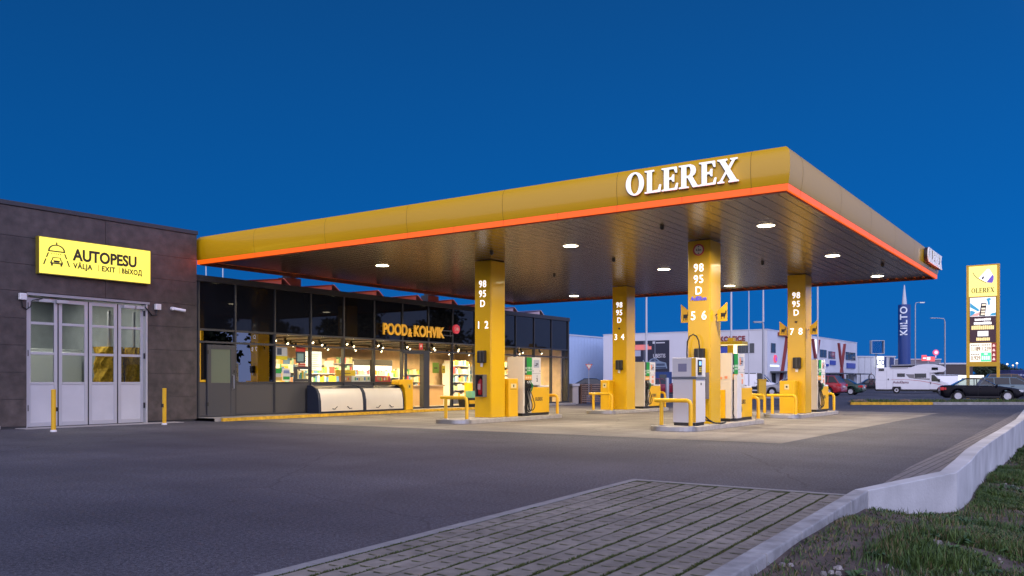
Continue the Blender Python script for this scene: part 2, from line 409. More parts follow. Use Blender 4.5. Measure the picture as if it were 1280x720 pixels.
for i, p in enumerate(WP):
    tt = (WP[min(i+1, len(WP)-1)] - WP[max(i-1, 0)]).normalized() if i else (WP[0] - Vector(KERB_IN[-2])).normalized()
    nr = Vector((-tt.y, tt.x)); th = (.15, .20, .22)[min(i, 2)]; zt = (.075, .112, .125)[min(i, 2)]; q_ = p - nr*th
    rings.append([(q_.x, q_.y, -1.6), (p.x, p.y, -1.6), (p.x, p.y, zt), (q_.x, q_.y, zt)])
mb.loft(rings)
retw = obj('retaining_wall', mb, mat('wall_concrete', (.46, .46, .45), .8, var=.10, vscale=2.5, bump=.25, bscale=30, stain=.2, sscale=.9), bevel=.012, loc=(12, 1.7, 0))
tag(retw, 'low pale concrete retaining wall curving along the edge of the grass bank', 'wall')
mb = MB(); P = [(11.1, 2.24), (13.6, 2.36), (18, 2.42), (26, 2.62), (40, 2.95)]
mb.add([(a, b, .005) for a, b in P] + [(a, yline(WALL_IN, a)+.0, .005) for a, _ in P[::-1]], [tuple(range(9, -1, -1))])
M_blk = bpy.data.materials.new('block_paving'); M_blk.use_nodes = True
t = M_blk.node_tree; b = t.nodes['Principled BSDF']; br = t.nodes.new('ShaderNodeTexBrick'); tc = t.nodes.new('ShaderNodeTexCoord')
br.inputs['Scale'].default_value = 1; br.inputs['Brick Width'].default_value = .2; br.inputs['Row Height'].default_value = .1; br.inputs['Mortar Size'].default_value = .009
br.inputs['Color1'].default_value = (.135, .125, .128, 1); br.inputs['Color2'].default_value = (.19, .175, .172, 1); br.inputs['Mortar'].default_value = (.04, .04, .035, 1)
t.links.new(tc.outputs['Object'], br.inputs['Vector']); t.links.new(br.outputs['Color'], b.inputs['Base Color']); b.inputs['Roughness'].default_value = .85
struct('block_pavement', mb, M_blk)

# bank of grass that falls away on the right
def bank_z(x, y):
    pts = [(-60,.005), (8.2,.005), (9.5,-.07), (10.9,-.30), (12.3,-.36), (24,-.55), (45,-.75), (200,-1)]
    base = yline(pts, x); dy = max(0, edge_y(x) - y)
    n = math.sin(x*1.7+y*1.1)*.025 + math.sin(x*4.1-y*3.3)*.013 + math.sin(y*2.3+x*.6)*.02
    return base - .085*min(dy, 9) - .02*max(0, dy-9) + n*min(1, dy*2+.2)
mb = MB(); xs = [-60,-40,-25,-15,-8,-4] + [-2 + i*.25 for i in range(80)] + [18 + i*.7 for i in range(32)] + [40.5 + i*.4 for i in range(29)]
ds = [0.05, .12, .25, .4, .55, .7, .9, 1.1, 1.35, 1.6, 1.9, 2.2, 2.6, 3, 3.5, 4, 4.6, 5.2, 6, 7, 8.5, 10, 14, 20, 35, 70]
for x in xs:
    for d in ds: mb.v.append((x, edge_y(x) - d, bank_z(x, edge_y(x) - d)))
n = len(ds)
for i in range(len(xs)-1):
    for j in range(n-1): mb.f.append((i*n+j, i*n+j+1, (i+1)*n+j+1, (i+1)*n+j)); mb.m.append(0)
fl = MB(); fl.add([(-700, -800, -3.4), (500, -800, -3.4), (500, 30, -3.4), (-700, 30, -3.4)], [(0,1,2,3)])
struct('field', fl, mat('field_soil', (.05, .055, .03), .95, var=.4, vscale=.4))
struct('bank', mb, mat('bank_soil', (.085, .062, .050), .95, var=.5, vscale=5, bump=1, bscale=25, stain=.4, sscale=1.2), smooth=True)
def vnoise(x, y):
    def h(i, j): return (math.sin(i*127.1 + j*311.7)*43758.5453) % 1
    i, j = math.floor(x), math.floor(y); u, v = x-i, y-j; u, v = u*u*(3-2*u), v*v*(3-2*v)
    return (h(i,j)*(1-u)+h(i+1,j)*u)*(1-v) + (h(i,j+1)*(1-u)+h(i+1,j+1)*u)*v
GR = [mat('grass_a', (.046, .095, .014), .7), mat('grass_b', (.080, .135, .022), .7), mat('grass_c', (.026, .058, .013), .7), mat('grass_dry', (.16, .125, .06), .8)]
mb = MB(); rnd = random.Random(11)
def blade(mb, x, y, z, h, wd, lean, a, mi):
    ca, sa = math.cos(a), math.sin(a); lx, ly = math.cos(a+1.3)*lean, math.sin(a+1.3)*lean
    mb.cur = mi
    mb.add([(x-ca*wd, y-sa*wd, z-.01), (x+ca*wd, y+sa*wd, z-.01), (x+ca*wd*.7+lx*.4, y+sa*wd*.7+ly*.4, z+h*.6), (x-ca*wd*.7+lx*.4, y-sa*wd*.7+ly*.4, z+h*.6), (x+lx, y+ly, z+h)], [(0,1,2,3), (3,2,4)])
cnt = 0
for _ in range(900000):
    if cnt > 140000: break
    x = 1.6 + rnd.random()**1.5*32; d = .03 + rnd.random()**1.4*(3.4 if x < 13 else 3.0)
    y = edge_y(x) - (.17 if x < 9.75 else .24) - d
    dep = x*UY + y*VY; lat = x*UX + y*VX
    if dep < 2.2 or abs(lat/dep) > .68: continue
    k = vnoise(x*1.6, y*1.6)*.6 + vnoise(x*5, y*5)*.4
    bare = vnoise(x*.55+3.3, y*.9+8.1)
    if (k < .40 or bare < .36) and rnd.random() < .90: continue
    near = max(0, 1 - d*2.2)*(x < 9.5)
    h = rnd.uniform(.016, .046)*(.5 + 1.1*k + 1.4*(vnoise(x*2.3+5, y*2.3) > .68)); mi = rnd.choices([0,1,2,3], [5, 2 + 6*(vnoise(x*.8+20, y*1.1) > .55), 4*(k < .6) + 1, .6 + 3.5*near + 2.5*(bare < .46)])[0]
    blade(mb, x, y, bank_z(x, y), h, rnd.uniform(.0022, .0045)*(1 + dep*.06), rnd.uniform(.015, .075), rnd.uniform(0, 6.3), mi); cnt += 1
go = obj('grass', mb, GR); tag(go, 'patchy short green grass on the bank beside the paving', 'grass', kind='stuff')
mb = MB(); M_weed = [mat('weed', (.055, .12, .022), .6), mat('weed_dark', (.03, .075, .018), .6)]
for _ in range(520):
    x = 3.5 + rnd.random()*22; d = .25 + rnd.random()*3.2; y = edge_y(x) - .25 - d
    if vnoise(x*.9+40, y*.9) < .45: continue
    z = bank_z(x, y); mb.cur = rnd.randint(0, 1); hh = rnd.uniform(.04, .12)
    for q in range(rnd.randint(9, 16)):
        a = rnd.uniform(0, 6.3); l = rnd.uniform(.04, .11); w2 = l*.32; b_ = rnd.uniform(.2, 1)
        p0 = Vector((x, y, z)); p1 = Vector((x+math.cos(a)*l*.55, y+math.sin(a)*l*.55, z+hh*b_)); p2 = Vector((x+math.cos(a)*l, y+math.sin(a)*l, z+hh*b_*.75)); s_ = Vector((-math.sin(a), math.cos(a), 0))*w2
        mb.add([p0, p1+s_*.6, p2, p1-s_*.6], [(0,1,2,3)])
tag(obj('weeds', mb, M_weed), 'broad-leaved weeds scattered through the grass bank', 'weeds', kind='stuff')
mb = MB()
for _ in range(1500):
    x = 3 + rnd.random()**1.3*24; d = rnd.random()**1.2*3.6; y = edge_y(x) - .22 - d
    if vnoise(x*1.1+9, y*1.1+3) < .50: continue
    s_ = rnd.uniform(.008, .032); z = bank_z(x, y); a = rnd.uniform(0, 3)
    pts = [(math.cos(a+i*1.257)*s_*rnd.uniform(.7,1.2), math.sin(a+i*1.257)*s_*rnd.uniform(.7,1.2)) for i in range(5)]
    mb.add([(x+p[0], y+p[1], z-.004) for p in pts] + [(x+p[0]*.6, y+p[1]*.6, z+s_*.7) for p in pts], [(5,6,7,8,9)] + [(i, (i+1)%5, 5+(i+1)%5, 5+i) for i in range(5)])
tag(obj('gravel', mb, mat('pebble', (.27, .25, .24), .85, var=.4, vscale=20)), 'grey pebbles lying between the grass tufts', 'gravel', kind='stuff')
mb = MB(); MM = [mat('moss_a', (.055, .075, .012), .9), mat('moss_b', (.038, .060, .012), .9), mat('moss_c', (.085, .085, .02), .9)]
for r_ in range(0, nrow+1):
    for _ in range(1500):
        x = -1 + rnd.random()*10.6
        a, b2 = left_y(x) - .06, yline(KERB_IN, x) + .03; y = a + (b2-a)*r_/nrow
        dens = vnoise(x*1.3 + r_*7, r_*3.1)*.75 + .25*vnoise(x*6, r_*9.7)
        if dens < (.22 if r_ >= nrow-1 else .36) + rnd.uniform(-.1, .1): continue
        mc = rnd.choices([0,1,2], [3, 2, 3 if r_ >= nrow-1 else 1])[0]; tall = 1 + .5*(dens > .72)
        for q in range(3):
            blade(mb, x+rnd.uniform(-.02,.02), y+rnd.uniform(-.014,.014)*(2.5 if r_ == nrow else 1), .009, rnd.uniform(.006, .013)*tall, .0045, .012*tall, rnd.uniform(0, 6.3), mc)
for (x, y) in joints:
    if x < 0 or rnd.random() < .25: continue
    for q in range(5): blade(mb, x+rnd.uniform(-.010,.006), y+rnd.uniform(-.05,.05), .008, rnd.uniform(.004, .010), .003, .010, rnd.uniform(0, 6.3), rnd.choice([0,1,1,2]))
tag(obj('moss', mb, MM), 'green moss and grass growing in the joints of the paving', 'moss', kind='stuff')
# ------------------------------------------------------------------ fuel canopy
CX0, CX1, CY0, CY1 = 16.5, 33.94, 5.02, 23.5
CEIL = 4.97
can = thing('fuel_canopy', 'big flat yellow forecourt canopy with orange light strip on four yellow pillars', 'canopy', (25, 14, 0))
M_fas = mat('fascia_yellow', (.74, .42, .004), .30, coat=.42, spec=.4, var=.02, vscale=.4)
prof = [(0, 5.035), (.022, 5.12), (.040, 5.25), (.048, 5.38), (.046, 5.51), (.030, 5.62), (-.008, 5.71), (-.06, 5.76), (-.5, 5.765)]
mb = MB(); rings = []
for o_, z in prof: rings.append([(CX0-o_, CY0-o_, z), (CX1+o_, CY0-o_, z), (CX1+o_, CY1+o_, z), (CX0-o_, CY1+o_, z)])
mb.loft(rings, cap=False)
mb.cur = 1                                    # panel joints, 2 mm proud
def joint(y=None, x=None, side='front'):
    pts = []
    for o_, z in prof[:8]:
        pts.append((o_+.0025, z))
    for (a, z0), (b, z1) in zip(pts, pts[1:]):
        if side == 'front': mb.add([(CX0-a, y-.006, z0), (CX0-a, y+.006, z0), (CX0-b, y+.006, z1), (CX0-b, y-.006, z1)], [(3,2,1,0)])
        else: mb.add([(x-.006, CY0-a, z0), (x+.006, CY0-a, z0), (x+.006, CY0-b, z1), (x-.006, CY0-b, z1)], [(0,1,2,3)])
for y in (5.74, 8.68, 11.7, 14.7, 17.7, 20.7): joint(y=y)
for x in (17.3, 20.3, 23.3, 26.3, 29.3, 32.3): joint(x=x, side='s')
obj('fascia', mb, [M_fas, mat('joint_line', (.36, .20, .004), .5)], can, smooth=True, fixn=True)
M_led = mat('orange_light', (.12, .02, .004), .4, emit=(1, .13, .004), es=1.05)
mb = MB(); q = .012
def bandring(o0, z0, z1, th):
    mb.box(CX0-o0, CY0-o0, z0, CX0-o0+th, CY1+o0, z1); mb.box(CX1+o0-th, CY0-o0, z0, CX1+o0, CY1+o0, z1)
    mb.box(CX0-o0+th, CY0-o0, z0, CX1+o0-th, CY0-o0+th, z1); mb.box(CX0-o0+th, CY1+o0-th, z0, CX1+o0-th, CY1+o0, z1)
bandring(-.004, 4.905, 5.033, .05)
mb.cur = 1
for y in (5.75, 7.2, 8.7, 10.2, 11.7, 13.2, 14.7, 16.2, 17.7, 19.2, 20.7, 22.2): mb.box(CX0+.0015, y-.008, 4.905, CX0+.003, y+.008, 5.033)
for x in (17.3, 18.8, 20.3, 21.8, 23.3, 24.8, 26.3, 27.8, 29.3, 30.8, 32.3): mb.box(x-.008, CY0+.0015, 4.905, x+.008, CY0+.003, 5.033)
obj('light_strip', mb, [M_led, mat('strip_joint', (.3, .05, .01), .5, emit=(1, .10, .005), es=.45)], can)
mb = MB(); bandring(-.06, 4.88, 4.97, .03)
obj('edge_trim', mb, mat('red_trim', (.16, .02, .008), .5), can)
RED = (1, .10, .02)
lamp('strip_lamp', can, (CX0-.02, (CY0+CY1)/2, 4.97), 85, RED, (.1, 18), rot=(0, R(90), 0), spread=180)
lamp('strip_lamp', can, ((CX0+CX1)/2, CY0-.02, 4.97), 35, RED, (17, .1), rot=(R(-90), 0, 0), spread=180)
lamp('strip_lamp', can, ((CX0+CX1)/2, CY1+.02, 4.97), 14, RED, (17, .1), rot=(R(90), 0, 0), spread=180)
lamp('strip_lamp', can, (CX1+.02, (CY0+CY1)/2, 4.97), 35, RED, (.1, 18), rot=(0, R(-90), 0), spread=180)
# soffit planks along X, each very slightly bowed so that reflections stretch
M_sof = mat('soffit_metal', (.24, .18, .13), .25, .75, var=.05, vscale=.35)
mb = MB(); y = CY0 + .09; pw = .30
while y < CY1 - .1:
    y1 = min(y + pw, CY1 - .09)
    for xa, xb in ((CX0+.09, 20.2), (20.2, 24.2), (24.2, 28.2), (28.2, 32.2), (32.2, CX1-.09)):
        n = 1; vs = []
        for i in range(n+1):
            f = i/n; yy = y + .006 + (y1-y-.012)*f; zz = CEIL - .0035
            vs += [(xa+.004, yy, zz), (xb-.004, yy, zz)]
        fs = [(2*i, 2*i+2, 2*i+3, 2*i+1) for i in range(n)]
        mb.add(vs, fs)
    y = y1
obj('soffit', mb, M_sof, can, smooth=True)
mb = MB(); mb.box(CX0+.3, CY0+.3, 4.99, CX1-.3, CY1-.3, 5.70)
obj('roof_deck', mb, M_dark, can)
# letters on the front and the side
mb = MB(); serif(mb, 'OLEREX', (CX0-.095, 8.42, 5.175), RF, UP, .47, 2.44, .035)
obj('lettering', mb, mat('letter_white', (.85, .85, .85), .4, emit=(1, .97, .98), es=.62), can)
mb = MB(); serif(mb, 'OLEREX', (CX0-.06, 8.44, 5.160), RF, UP, .47, 2.44, .034)
obj('letter_back', mb, mat('letter_shadow', (.05, .035, .01), .6), can)
mb = MB(); serif(mb, 'OLEREX', (30.85, CY0-.165, 5.175), RS, UP, .47, 2.8, .03)
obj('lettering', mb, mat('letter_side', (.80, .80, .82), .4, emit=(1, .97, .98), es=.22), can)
mb = MB(); serif(mb, 'OLEREX', (30.85, CY0-.06, 5.175), RS, UP, .47, 2.8, .103)
obj('letter_back', mb, mat('letter_return', (.03, .02, .02), .5), can)
# recessed lamps
M_lampf = mat('lamp_face', (1, 1, 1), .4, emit=(1, .86, .58), es=16)
for x in (20.33, 26.37, 32.42):
    for y in (6.72, 12.15, 19.2):
        mb = MB(); mb.lathe([(.225, 4.9585), (.225, 4.972)], (x, y, 0), n=24)
        dl = obj('downlight', mb, mat('lamp_rim', (.5, .5, .48), .4), can, loc=None)
        mb = MB(); mb.lathe([(.195, 4.9545), (.205, 4.9584)], (x, y, 0), n=24)
        obj('diffuser', mb, M_lampf, dl)
        lamp('downlight_lamp', can, (x, y, 4.953), 290, (1, .82, .58), (.34, .34), spread=165)
for x, y in ((19.0, 8.8), (26.6, 8.9), (23.3, 12.4), (29.2, 5.9), (32.6, 9.1), (20.0, 14.6), (25.5, 15.9)):
    mb = MB(); mb.lathe([(.055, CEIL-.004), (.055, CEIL-.05), (.035, CEIL-.085), (.0, CEIL-.095)], (x, y, 0), n=14)
    obj('sensor', mb, M_dark, can, smooth=True)
# pillars
def number(mb, s, x, y, z, cap, xs=.9): put_text(mb, s, (x, y, z), RF, UP, cap, .012, cap*.010, xs, 'CENTER', 1.12)
PIL = [('1 2', 21.2, 15.50), ('3 4', 30.1, 15.45), ('5 6', 21.4, 8.55), ('7 8', 30.25, 8.62)]
for nums, x, y in PIL:
    mb = MB(); mb.box(x, y, .12, x+.74, y+.62, CEIL-.02)
    c = obj('column', mb, M_yelg, can, bevel=.012)
    c['label'] = 'yellow pillar numbered ' + nums.replace(' ', ' and ')
    mb = MB(); mb.box(x-.012, y+.018, .13, x-.002, y+.602, CEIL-.03); mb.box(x+.02, y-.010, .13, x+.72, y-.002, CEIL-.03)
    obj('cover_panel', mb, M_yelg, c, bevel=.006)
    cy_ = y + .31; X = x - .013
    for word, yo, z, cap in (('98', 0, 4.13, .215), ('95', 0, 3.83, .215), ('D', 0, 3.53, .215), (nums[0], .15, 2.86, .235), (nums[2], -.15, 2.86, .235)):
        mb = MB(); number(mb, word, X, cy_+yo, z, cap); obj('lettering', mb, M_wem, c)
    if nums == '5 6':
        mb = MB(); put_text(mb, 'AdBlue', (X, cy_, 3.37), RF, UP, .115, .010, .0, .95)
        obj('lettering', mb, mat('blue_letters', (.05, .05, .6), .4, emit=(.10, .10, .9), es=.8), c)
        mb = MB(); mb.ring(cy_, 4.70, .118, .155, (X, 0, 0), (0,1,0), UP, -.010, .0) if False else mb.ring(0, 0, .118, .155, (X, cy_, 4.70), RF, UP, 0, .010)
        hs = obj('height_sign', mb, mat('sign_red', (.55, .03, .03), .4), c)
        mb = MB(); mb.disc(0, 0, .117, (X, cy_, 4.70), RF, UP, 0, .007)
        obj('sign_face', mb, mat('sign_cream', (.72, .66, .5), .5), hs)
        mb = MB(); put_text(mb, '4.5m', (X-.0075, cy_, 4.672), RF, UP, .062, .003, .002, .9)
        for s_ in (1, -1): mb.poly([(-.025, s_*.105), (.025, s_*.105), (0, s_*.07)], (X-.0075, cy_, 4.70), RF, UP, 0, .003)
        obj('lettering', mb, M_black, hs)
    else:
        mb = MB(); mb.lathe([(.0, -.045), (.03, -.04), (.04, 0)], (x-.012, cy_, 3.30 if nums != '1 2' else 3.33), 'X', 14)
        if nums != '1 2': obj('camera_dome', mb, M_black, c, smooth=True)
for x in (20.72, 28.6):
    mb = MB(); mb.box(x, 23.0, 4.4, x+.72, 23.4, 4.98) if False else mb.box(x, 24.3, 4.57, x+.72, 24.7, 4.98)
    mb.box(x+.2, 23.2, 4.99, x+.5, 24.7, 5.3)
    obj('rear_post', mb, M_dark, can)

# ------------------------------------------------------------------ fuel islands
ISL = {'1 2': (19.25, 24.95, 15.67, ('nearest the shop entrance, in front of the ice chests', 'beside the pillar numbered 1 and 2')),
       '3 4': (28.25, 33.7, 15.76, ('', 'beside the pillar numbered 3 and 4')),
       '5 6': (19.45, 25.15, 8.86, ('', 'beside the pillar numbered 5 and 6')),
       '7 8': (28.35, 33.9, 8.93, ('', 'beside the pillar numbered 7 and 8'))}
M_isl = mat('island_concrete', (.34, .32, .30), .8, var=.15, vscale=5, bump=.3, bscale=50)
for k, (x0, x1, yc, lb) in ISL.items():
    mb = MB(); hw = .60; rr = .40; pts = []
    for cx, cyy, a0 in ((x1-rr, yc+hw-rr, 0), (x0+rr, yc+hw-rr, 90), (x0+rr, yc-hw+rr, 180), (x1-rr, yc-hw+rr, 270)):
        for i in range(7):
            a = R(a0 + i*15); pts.append((cx + rr*math.cos(a), cyy + rr*math.sin(a)))
    mb.poly(pts, (0,0,0), (1,0,0), (0,1,0), 0, .12)
    t = thing('pump_island', 'raised concrete pump island ' + lb[1], 'island', (x0+2.5, yc, 0), 'pump islands under the canopy')
    obj('base', mb, M_isl, t, bevel=.012)
    mb = MB()
    ends = [p for p in pts if p[0] < x0 + rr + .001]
    n = len(ends)
    c = Vector((x0+rr, yc))
    inn = [(p[0] - .0, p[1]) for p in ends]
    out = []
    for p in ends:
        v = (Vector(p) - Vector((x0+rr+.3, yc))).normalized()*.006; out.append((p[0]+v.x, p[1]+v.y))
    vs = [(a, b, .02) for a, b in out] + [(a, b, .124) for a, b in out] + [(a+.05, yc+(b-yc)*.93, .124) for a, b in out]
    mb.add(vs, [(i, i+1, n+i+1, n+i) for i in range(n-1)] + [(n+i, n+i+1, 2*n+i+1, 2*n+i) for i in range(n-1)])
    obj('steel_edge', mb, M_steel, t)
# barriers: bent yellow tube on two legs, across the end of each island
def barrier(label, x, yc, half=.42, h=.68):
    t = thing('crash_barrier', label, 'barrier', (x, yc, .12), 'bent yellow tube barriers on the island ends')
    mb = MB(); r = .050; pts = [(x, yc-half, .12), (x, yc-half, h-.02), (x, yc-half+.03, h+.05), (x, yc-half+.09, h+.08), (x, yc+half+.12, h+.08)]
    mb.tube(pts, r, 14); obj('bent_tube', mb, M_yel, t, smooth=True)
    mb = MB(); mb.tube([(x, yc+half-.06, .12), (x, yc+half-.06, h+.06)], r, 14); obj('leg', mb, M_yel, t, smooth=True)
    mb = MB()
    for y in (yc-half, yc+half-.06): mb.lathe([(.10, .121), (.10, .133), (.062, .14)], (x, y, 0), n=14)
    obj('foot_plate', mb, M_galv, t)
for k, (x0, x1, yc, lb) in ISL.items():
    barrier('yellow tube barrier on the rounded island end ' + lb[1], x0+.42, yc, .42 if k != '5 6' else .42)
    barrier('yellow tube barrier beyond the dispenser ' + lb[1], x1-.30, yc)
barrier('yellow tube barrier standing behind another one left of the pillar numbered 7 and 8', 29.45, 10.2)
bpy.data.objects[-1] if False else None

# ------------------------------------------------------------------ dispensers
M_dw = mat('dispenser_white', (.66, .60, .50), .4, var=.03)
M_dh = mat('dispenser_head', (.66, .65, .64), .4)
M_grn = mat('green_panel', (.01, .30, .035), .4)
M_ora = mat('orange_band', (.72, .32, .04), .5)
M_ngr = mat('nozzle_green', (.015, .22, .07), .4)
def dispenser(label, x, y0, kind=0, L=1.6, top=2.02):
    D = .62; z0 = .12
    t = thing('fuel_dispenser', label, 'fuel dispenser', (x, y0+D/2, z0), 'fuel dispensers on the islands')
    mb = MB(); mb.box(x-.005, y0+.03, z0, x+L-.02, y0+D-.03, z0+.085); obj('plinth', mb, M_black, t)
    mb = MB(); mb.box(x, y0, z0+.085, x+.10, y0+D, top); mb.box(x+.10, y0+.16, z0+.085, x+.50, y0+D-.16, top); mb.box(x+.46, y0+.02, z0+.085, x+.52, y0+D-.02, 1.10)
    b = obj('hose_column', mb, M_dw, t, bevel=.008)
    mb = MB(); mb.box(x+.53, y0+.02, z0+.085, x+L, y0+D-.02, 1.04); cb = obj('cabinet', mb, M_yel, t, bevel=.01)
    mb = MB(); mb.box(x+.90, y0+.03, 1.041, x+L-.01, y0+D-.03, 1.10); obj('cabinet_top', mb, M_dh, t, bevel=.01)
    mb = MB(); mb.box(x+.505, y0-.01, 1.105, x+1.03, y0+D+.01, top-.005); hd = obj('display_head', mb, M_dh, t, bevel=.012)
    for s, (yy, r_) in enumerate(((y0, RS), (y0+D, (-1,0,0)))):
        fx = (lambda a: a) if s == 0 else (lambda a: -a)
        O = (x, yy, 0)
        def rc(m_, a0, z0_, a1, z1_, t0, t1):
            a, b_ = fx(a0), fx(a1); m_.rect(min(a, b_), z0_, max(a, b_), z1_, O, r_, UP, t0, t1)
        mb = MB(); rc(mb, .10, 1.44, .115+.085, top-.01, -.06, .004); obj('side_strip', mb, M_dark, t)
        mb = MB(); rc(mb, .205, 1.44, .50, top-.01, -.06, .006); g = obj('fuel_panel', mb, M_grn, t)
        mb = MB()
        for i in range(3): put_text(mb, ('95', '98', 'D')[i], (x+fx(.27+.09*i), yy, 1.56) if s == 0 else (x+.27+.09*i, yy, 1.56), r_, UP, .055, .009, .002, .8)
        for i in range(3): rc(mb, .25+.09*i, 1.635, .29+.09*i, 1.70, .006, .009)
        for i in range(2): rc(mb, .135, 1.50+.12*i, .18, 1.57+.12*i, .004, .007)
        obj('lettering', mb, mat('panel_white', (.75, .78, .72), .5), g)
        mb = MB(); rc(mb, .10, 1.275, .50, 1.438, -.06, .002); bnd = obj('price_band', mb, M_ora, t)
        mb = MB()
        for i in range(3): rc(mb, .14+.12*i, 1.32, .23+.12*i, 1.39, .002, .004)
        obj('price_label', mb, mat('pale_orange', (.8, .6, .3), .5), bnd)
        mb = MB(); rc(mb, .10, .95, .46, 1.273, -.13, -.10); rc(mb, .10, z0+.09, .46, .95, -.15, -.14); obj('nozzle_bay', mb, M_black, t)
        sg = -1 if s == 0 else 1
        for i in range(3):
            nx = x + .155 + .115*i
            mb = MB(); mb.rbox((nx-.005, yy+sg*.02, 1.13), (.05, .09, .20), 0, sg*.35); mb.tube([(nx, yy+sg*.06, 1.20), (nx+.01, yy+sg*.10, 1.10), (nx+.01, yy+sg*.075, .98), (nx+.005, yy+sg*.03, .90)], [.022, .028, .024, .02], 8)
            nz = obj('nozzle', mb, M_black if i == 0 else (M_ngr if i == 2 or kind == 2 else M_black), t, smooth=False)
            mb = MB(); mb.tube([(nx-.012, yy+sg*.075, 1.235), (nx-.012, yy+sg*.10, 1.16)], .012, 6); obj('nozzle_guard', mb, M_white, nz)
            mb = MB(); lo = .24 + .03*i
            P_ = [(nx+.005, yy+sg*.03, .90), (nx+.02+.03*i, yy+sg*.07, .70), (nx+.05+.045*i, yy+sg*.10, .48), (nx+.03+.035*i, yy+sg*.10, lo+.06), (nx-.02+.02*i, yy+sg*.08, lo), (nx-.06, yy+sg*.03, lo+.03), (nx-.075, yy-sg*.02, .50), (nx-.07, yy-sg*.06, .94)]
            Q = []
            for a in range(len(P_)-1):      # smooth the polyline
                p0, p1 = Vector(P_[a]), Vector(P_[a+1]); pm, pp = Vector(P_[max(a-1, 0)]), Vector(P_[min(a+2, len(P_)-1)])
                for f in (0, .33, .66):
                    Q.append(.5*((2*p0) + (p1-pm)*f + (2*pm-5*p0+4*p1-pp)*f*f + (3*p0-pm-3*p1+pp)*f**3))
            Q.append(Vector(P_[-1])); mb.tube(Q, .0145, 8); obj('hose', mb, M_rub, t, smooth=True)
        mb = MB(); rc(mb, .60, 1.68, .92, 1.93, .010, .014); sc = obj('screen', mb, mat('lcd', (.42, .46, .55), .25), hd)
        mb = MB(); rc(mb, .65, 1.73, .80, 1.76, .0145, .016); rc(mb, .72, 1.78, .86, 1.82, .0145, .016); obj('digits', mb, M_black, sc)
        mb = MB()
        for q in (.56, .97): mb.disc(fx(q), 1.57, .016, O, r_, UP, .010, .018, 10)
        obj('lock', mb, M_black, hd)
        mb = MB(); rc(mb, .52, 1.485, 1.02, 1.492, .010, .012); obj('seam', mb, M_dark, hd)
        if kind == 0:
            mb = MB(); put_text(mb, '1' if s == 0 else '2', (x+(.80), yy, 1.36), r_, UP, .075, .0125, .004); put_text(mb, '2', (x+.80, yy, 1.23), r_, UP, .11, .0125, .008)
            obj('lettering', mb, M_black, hd)
        else:
            mb = MB(); rc(mb, .70, 1.36, .86, 1.45, .010, .0125); rc(mb, .60, 1.70, .72, 1.90, .0142, .0155) ; rc(mb, .68, 1.16, .88, 1.30, .010, .0125)
            obj('sticker', mb, mat('sticker_orange', (.75, .30, .16), .5), hd)
        mb = MB(); put_text(mb, 'OLEREX', (x+(.95 if s == 0 else .95), yy-sg*.02, .60), r_, UP, .115, .004, .004, .78); obj('lettering', mb, mat('dark_letters', (.05, .04, .03), .5), cb)
        mb = MB(); rc(mb, L-.10, .94, L-.075, .965, -.02, -.014); obj('lock', mb, M_dark, cb)
    return t
dispenser('fuel dispenser with digits on its head beside the pillar numbered 1 and 2', 22.75, 15.36, 0)
dispenser('fuel dispenser with orange stickers beside the pillar numbered 3 and 4', 31.65, 15.45, 1)
d3 = dispenser('fuel dispenser with extra white side cabinet behind the pillar numbered 5 and 6', 22.95, 8.55, 2, 1.75)
mb = MB(); mb.box(23.05, 8.42, .21, 23.40, 8.52, 1.42); obj('side_cabinet', mb, M_dh, d3, bevel=.01)
mb = MB(); mb.box(22.935, 8.72, .21, 22.947, 9.0, 1.0); obj('yellow_panel', mb, M_yel, d3)
mb = MB(); mb.box(22.937, 8.66, 1.31, 22.947, 8.74, 1.38); mb.box(22.937, 8.82, 1.29, 22.947, 8.86, 1.36); obj('sticker', mb, MATS['sticker_orange'], d3)
dispenser('cream and yellow fuel dispenser beside the pillar numbered 7 and 8', 31.75, 8.62, 1)

# AdBlue pump
t = thing('urea_pump', 'pale grey pump with dark belt, card reader and yellow stripe beside pillar 5 and 6', 'fuel dispenser', (20.5, 8.75, .12))
x, y0 = 20.2, 8.44
mb = MB(); mb.box(x, y0, .20, x+.62, y0+.62, 1.29); obj('body', mb, mat('pump_grey', (.58, .58, .60), .35), t, bevel=.012)
mb = MB(); mb.box(x-.02, y0-.02, 1.292, x+.64, y0+.64, 1.345); obj('belt', mb, mat('slate', (.11, .13, .16), .5), t)
mb = MB(); mb.box(x-.01, y0-.005, 1.347, x+.62, y0+.63, 1.83); hd = obj('head', mb, MATS['pump_grey'], t, bevel=.012)
mb = MB(); mb.box(x+.02, y0+.03, .121, x+.60, y0+.60, .199); obj('plinth', mb, M_black, t)
mb = MB(); mb.box(x-.016, y0+.24, 1.48, x-.0105, y0+.47, 1.68); obj('screen', mb, mat('lcd_grey', (.20, .20, .30), .3), hd)
mb = MB(); mb.box(x-.014, y0+.0, 1.36, x-.0105, y0+.115, 1.82); mb.box(x-.004, y0+.0, .21, x-.001, y0+.085, 1.285); obj('yellow_stripe', mb, M_yel, t)
mb = MB(); put_text(mb, 'AdBlue', (x-.0045, y0+.025, .95), (0,0,1), (0,1,0), .045, .003, .002) if False else None
mb = MB(); mb.box(x+.10, y0-.022, 1.40, x+.34, y0-.0055, 1.78); cr = obj('card_reader', mb, M_black, t, bevel=.004)
mb = MB(); mb.box(x+.15, y0-.025, 1.64, x+.29, y0-.0225, 1.74); obj('display', mb, mat('lit_blue', (.1, .3, .7), .4, emit=(.3, .6, 1), es=1.0), cr)
mb = MB()
for i in range(3):
    for j in range(3): mb.box(x+.15+.05*i, y0-.025, 1.47+.045*j, x+.185+.05*i, y0-.0225, 1.50+.045*j)
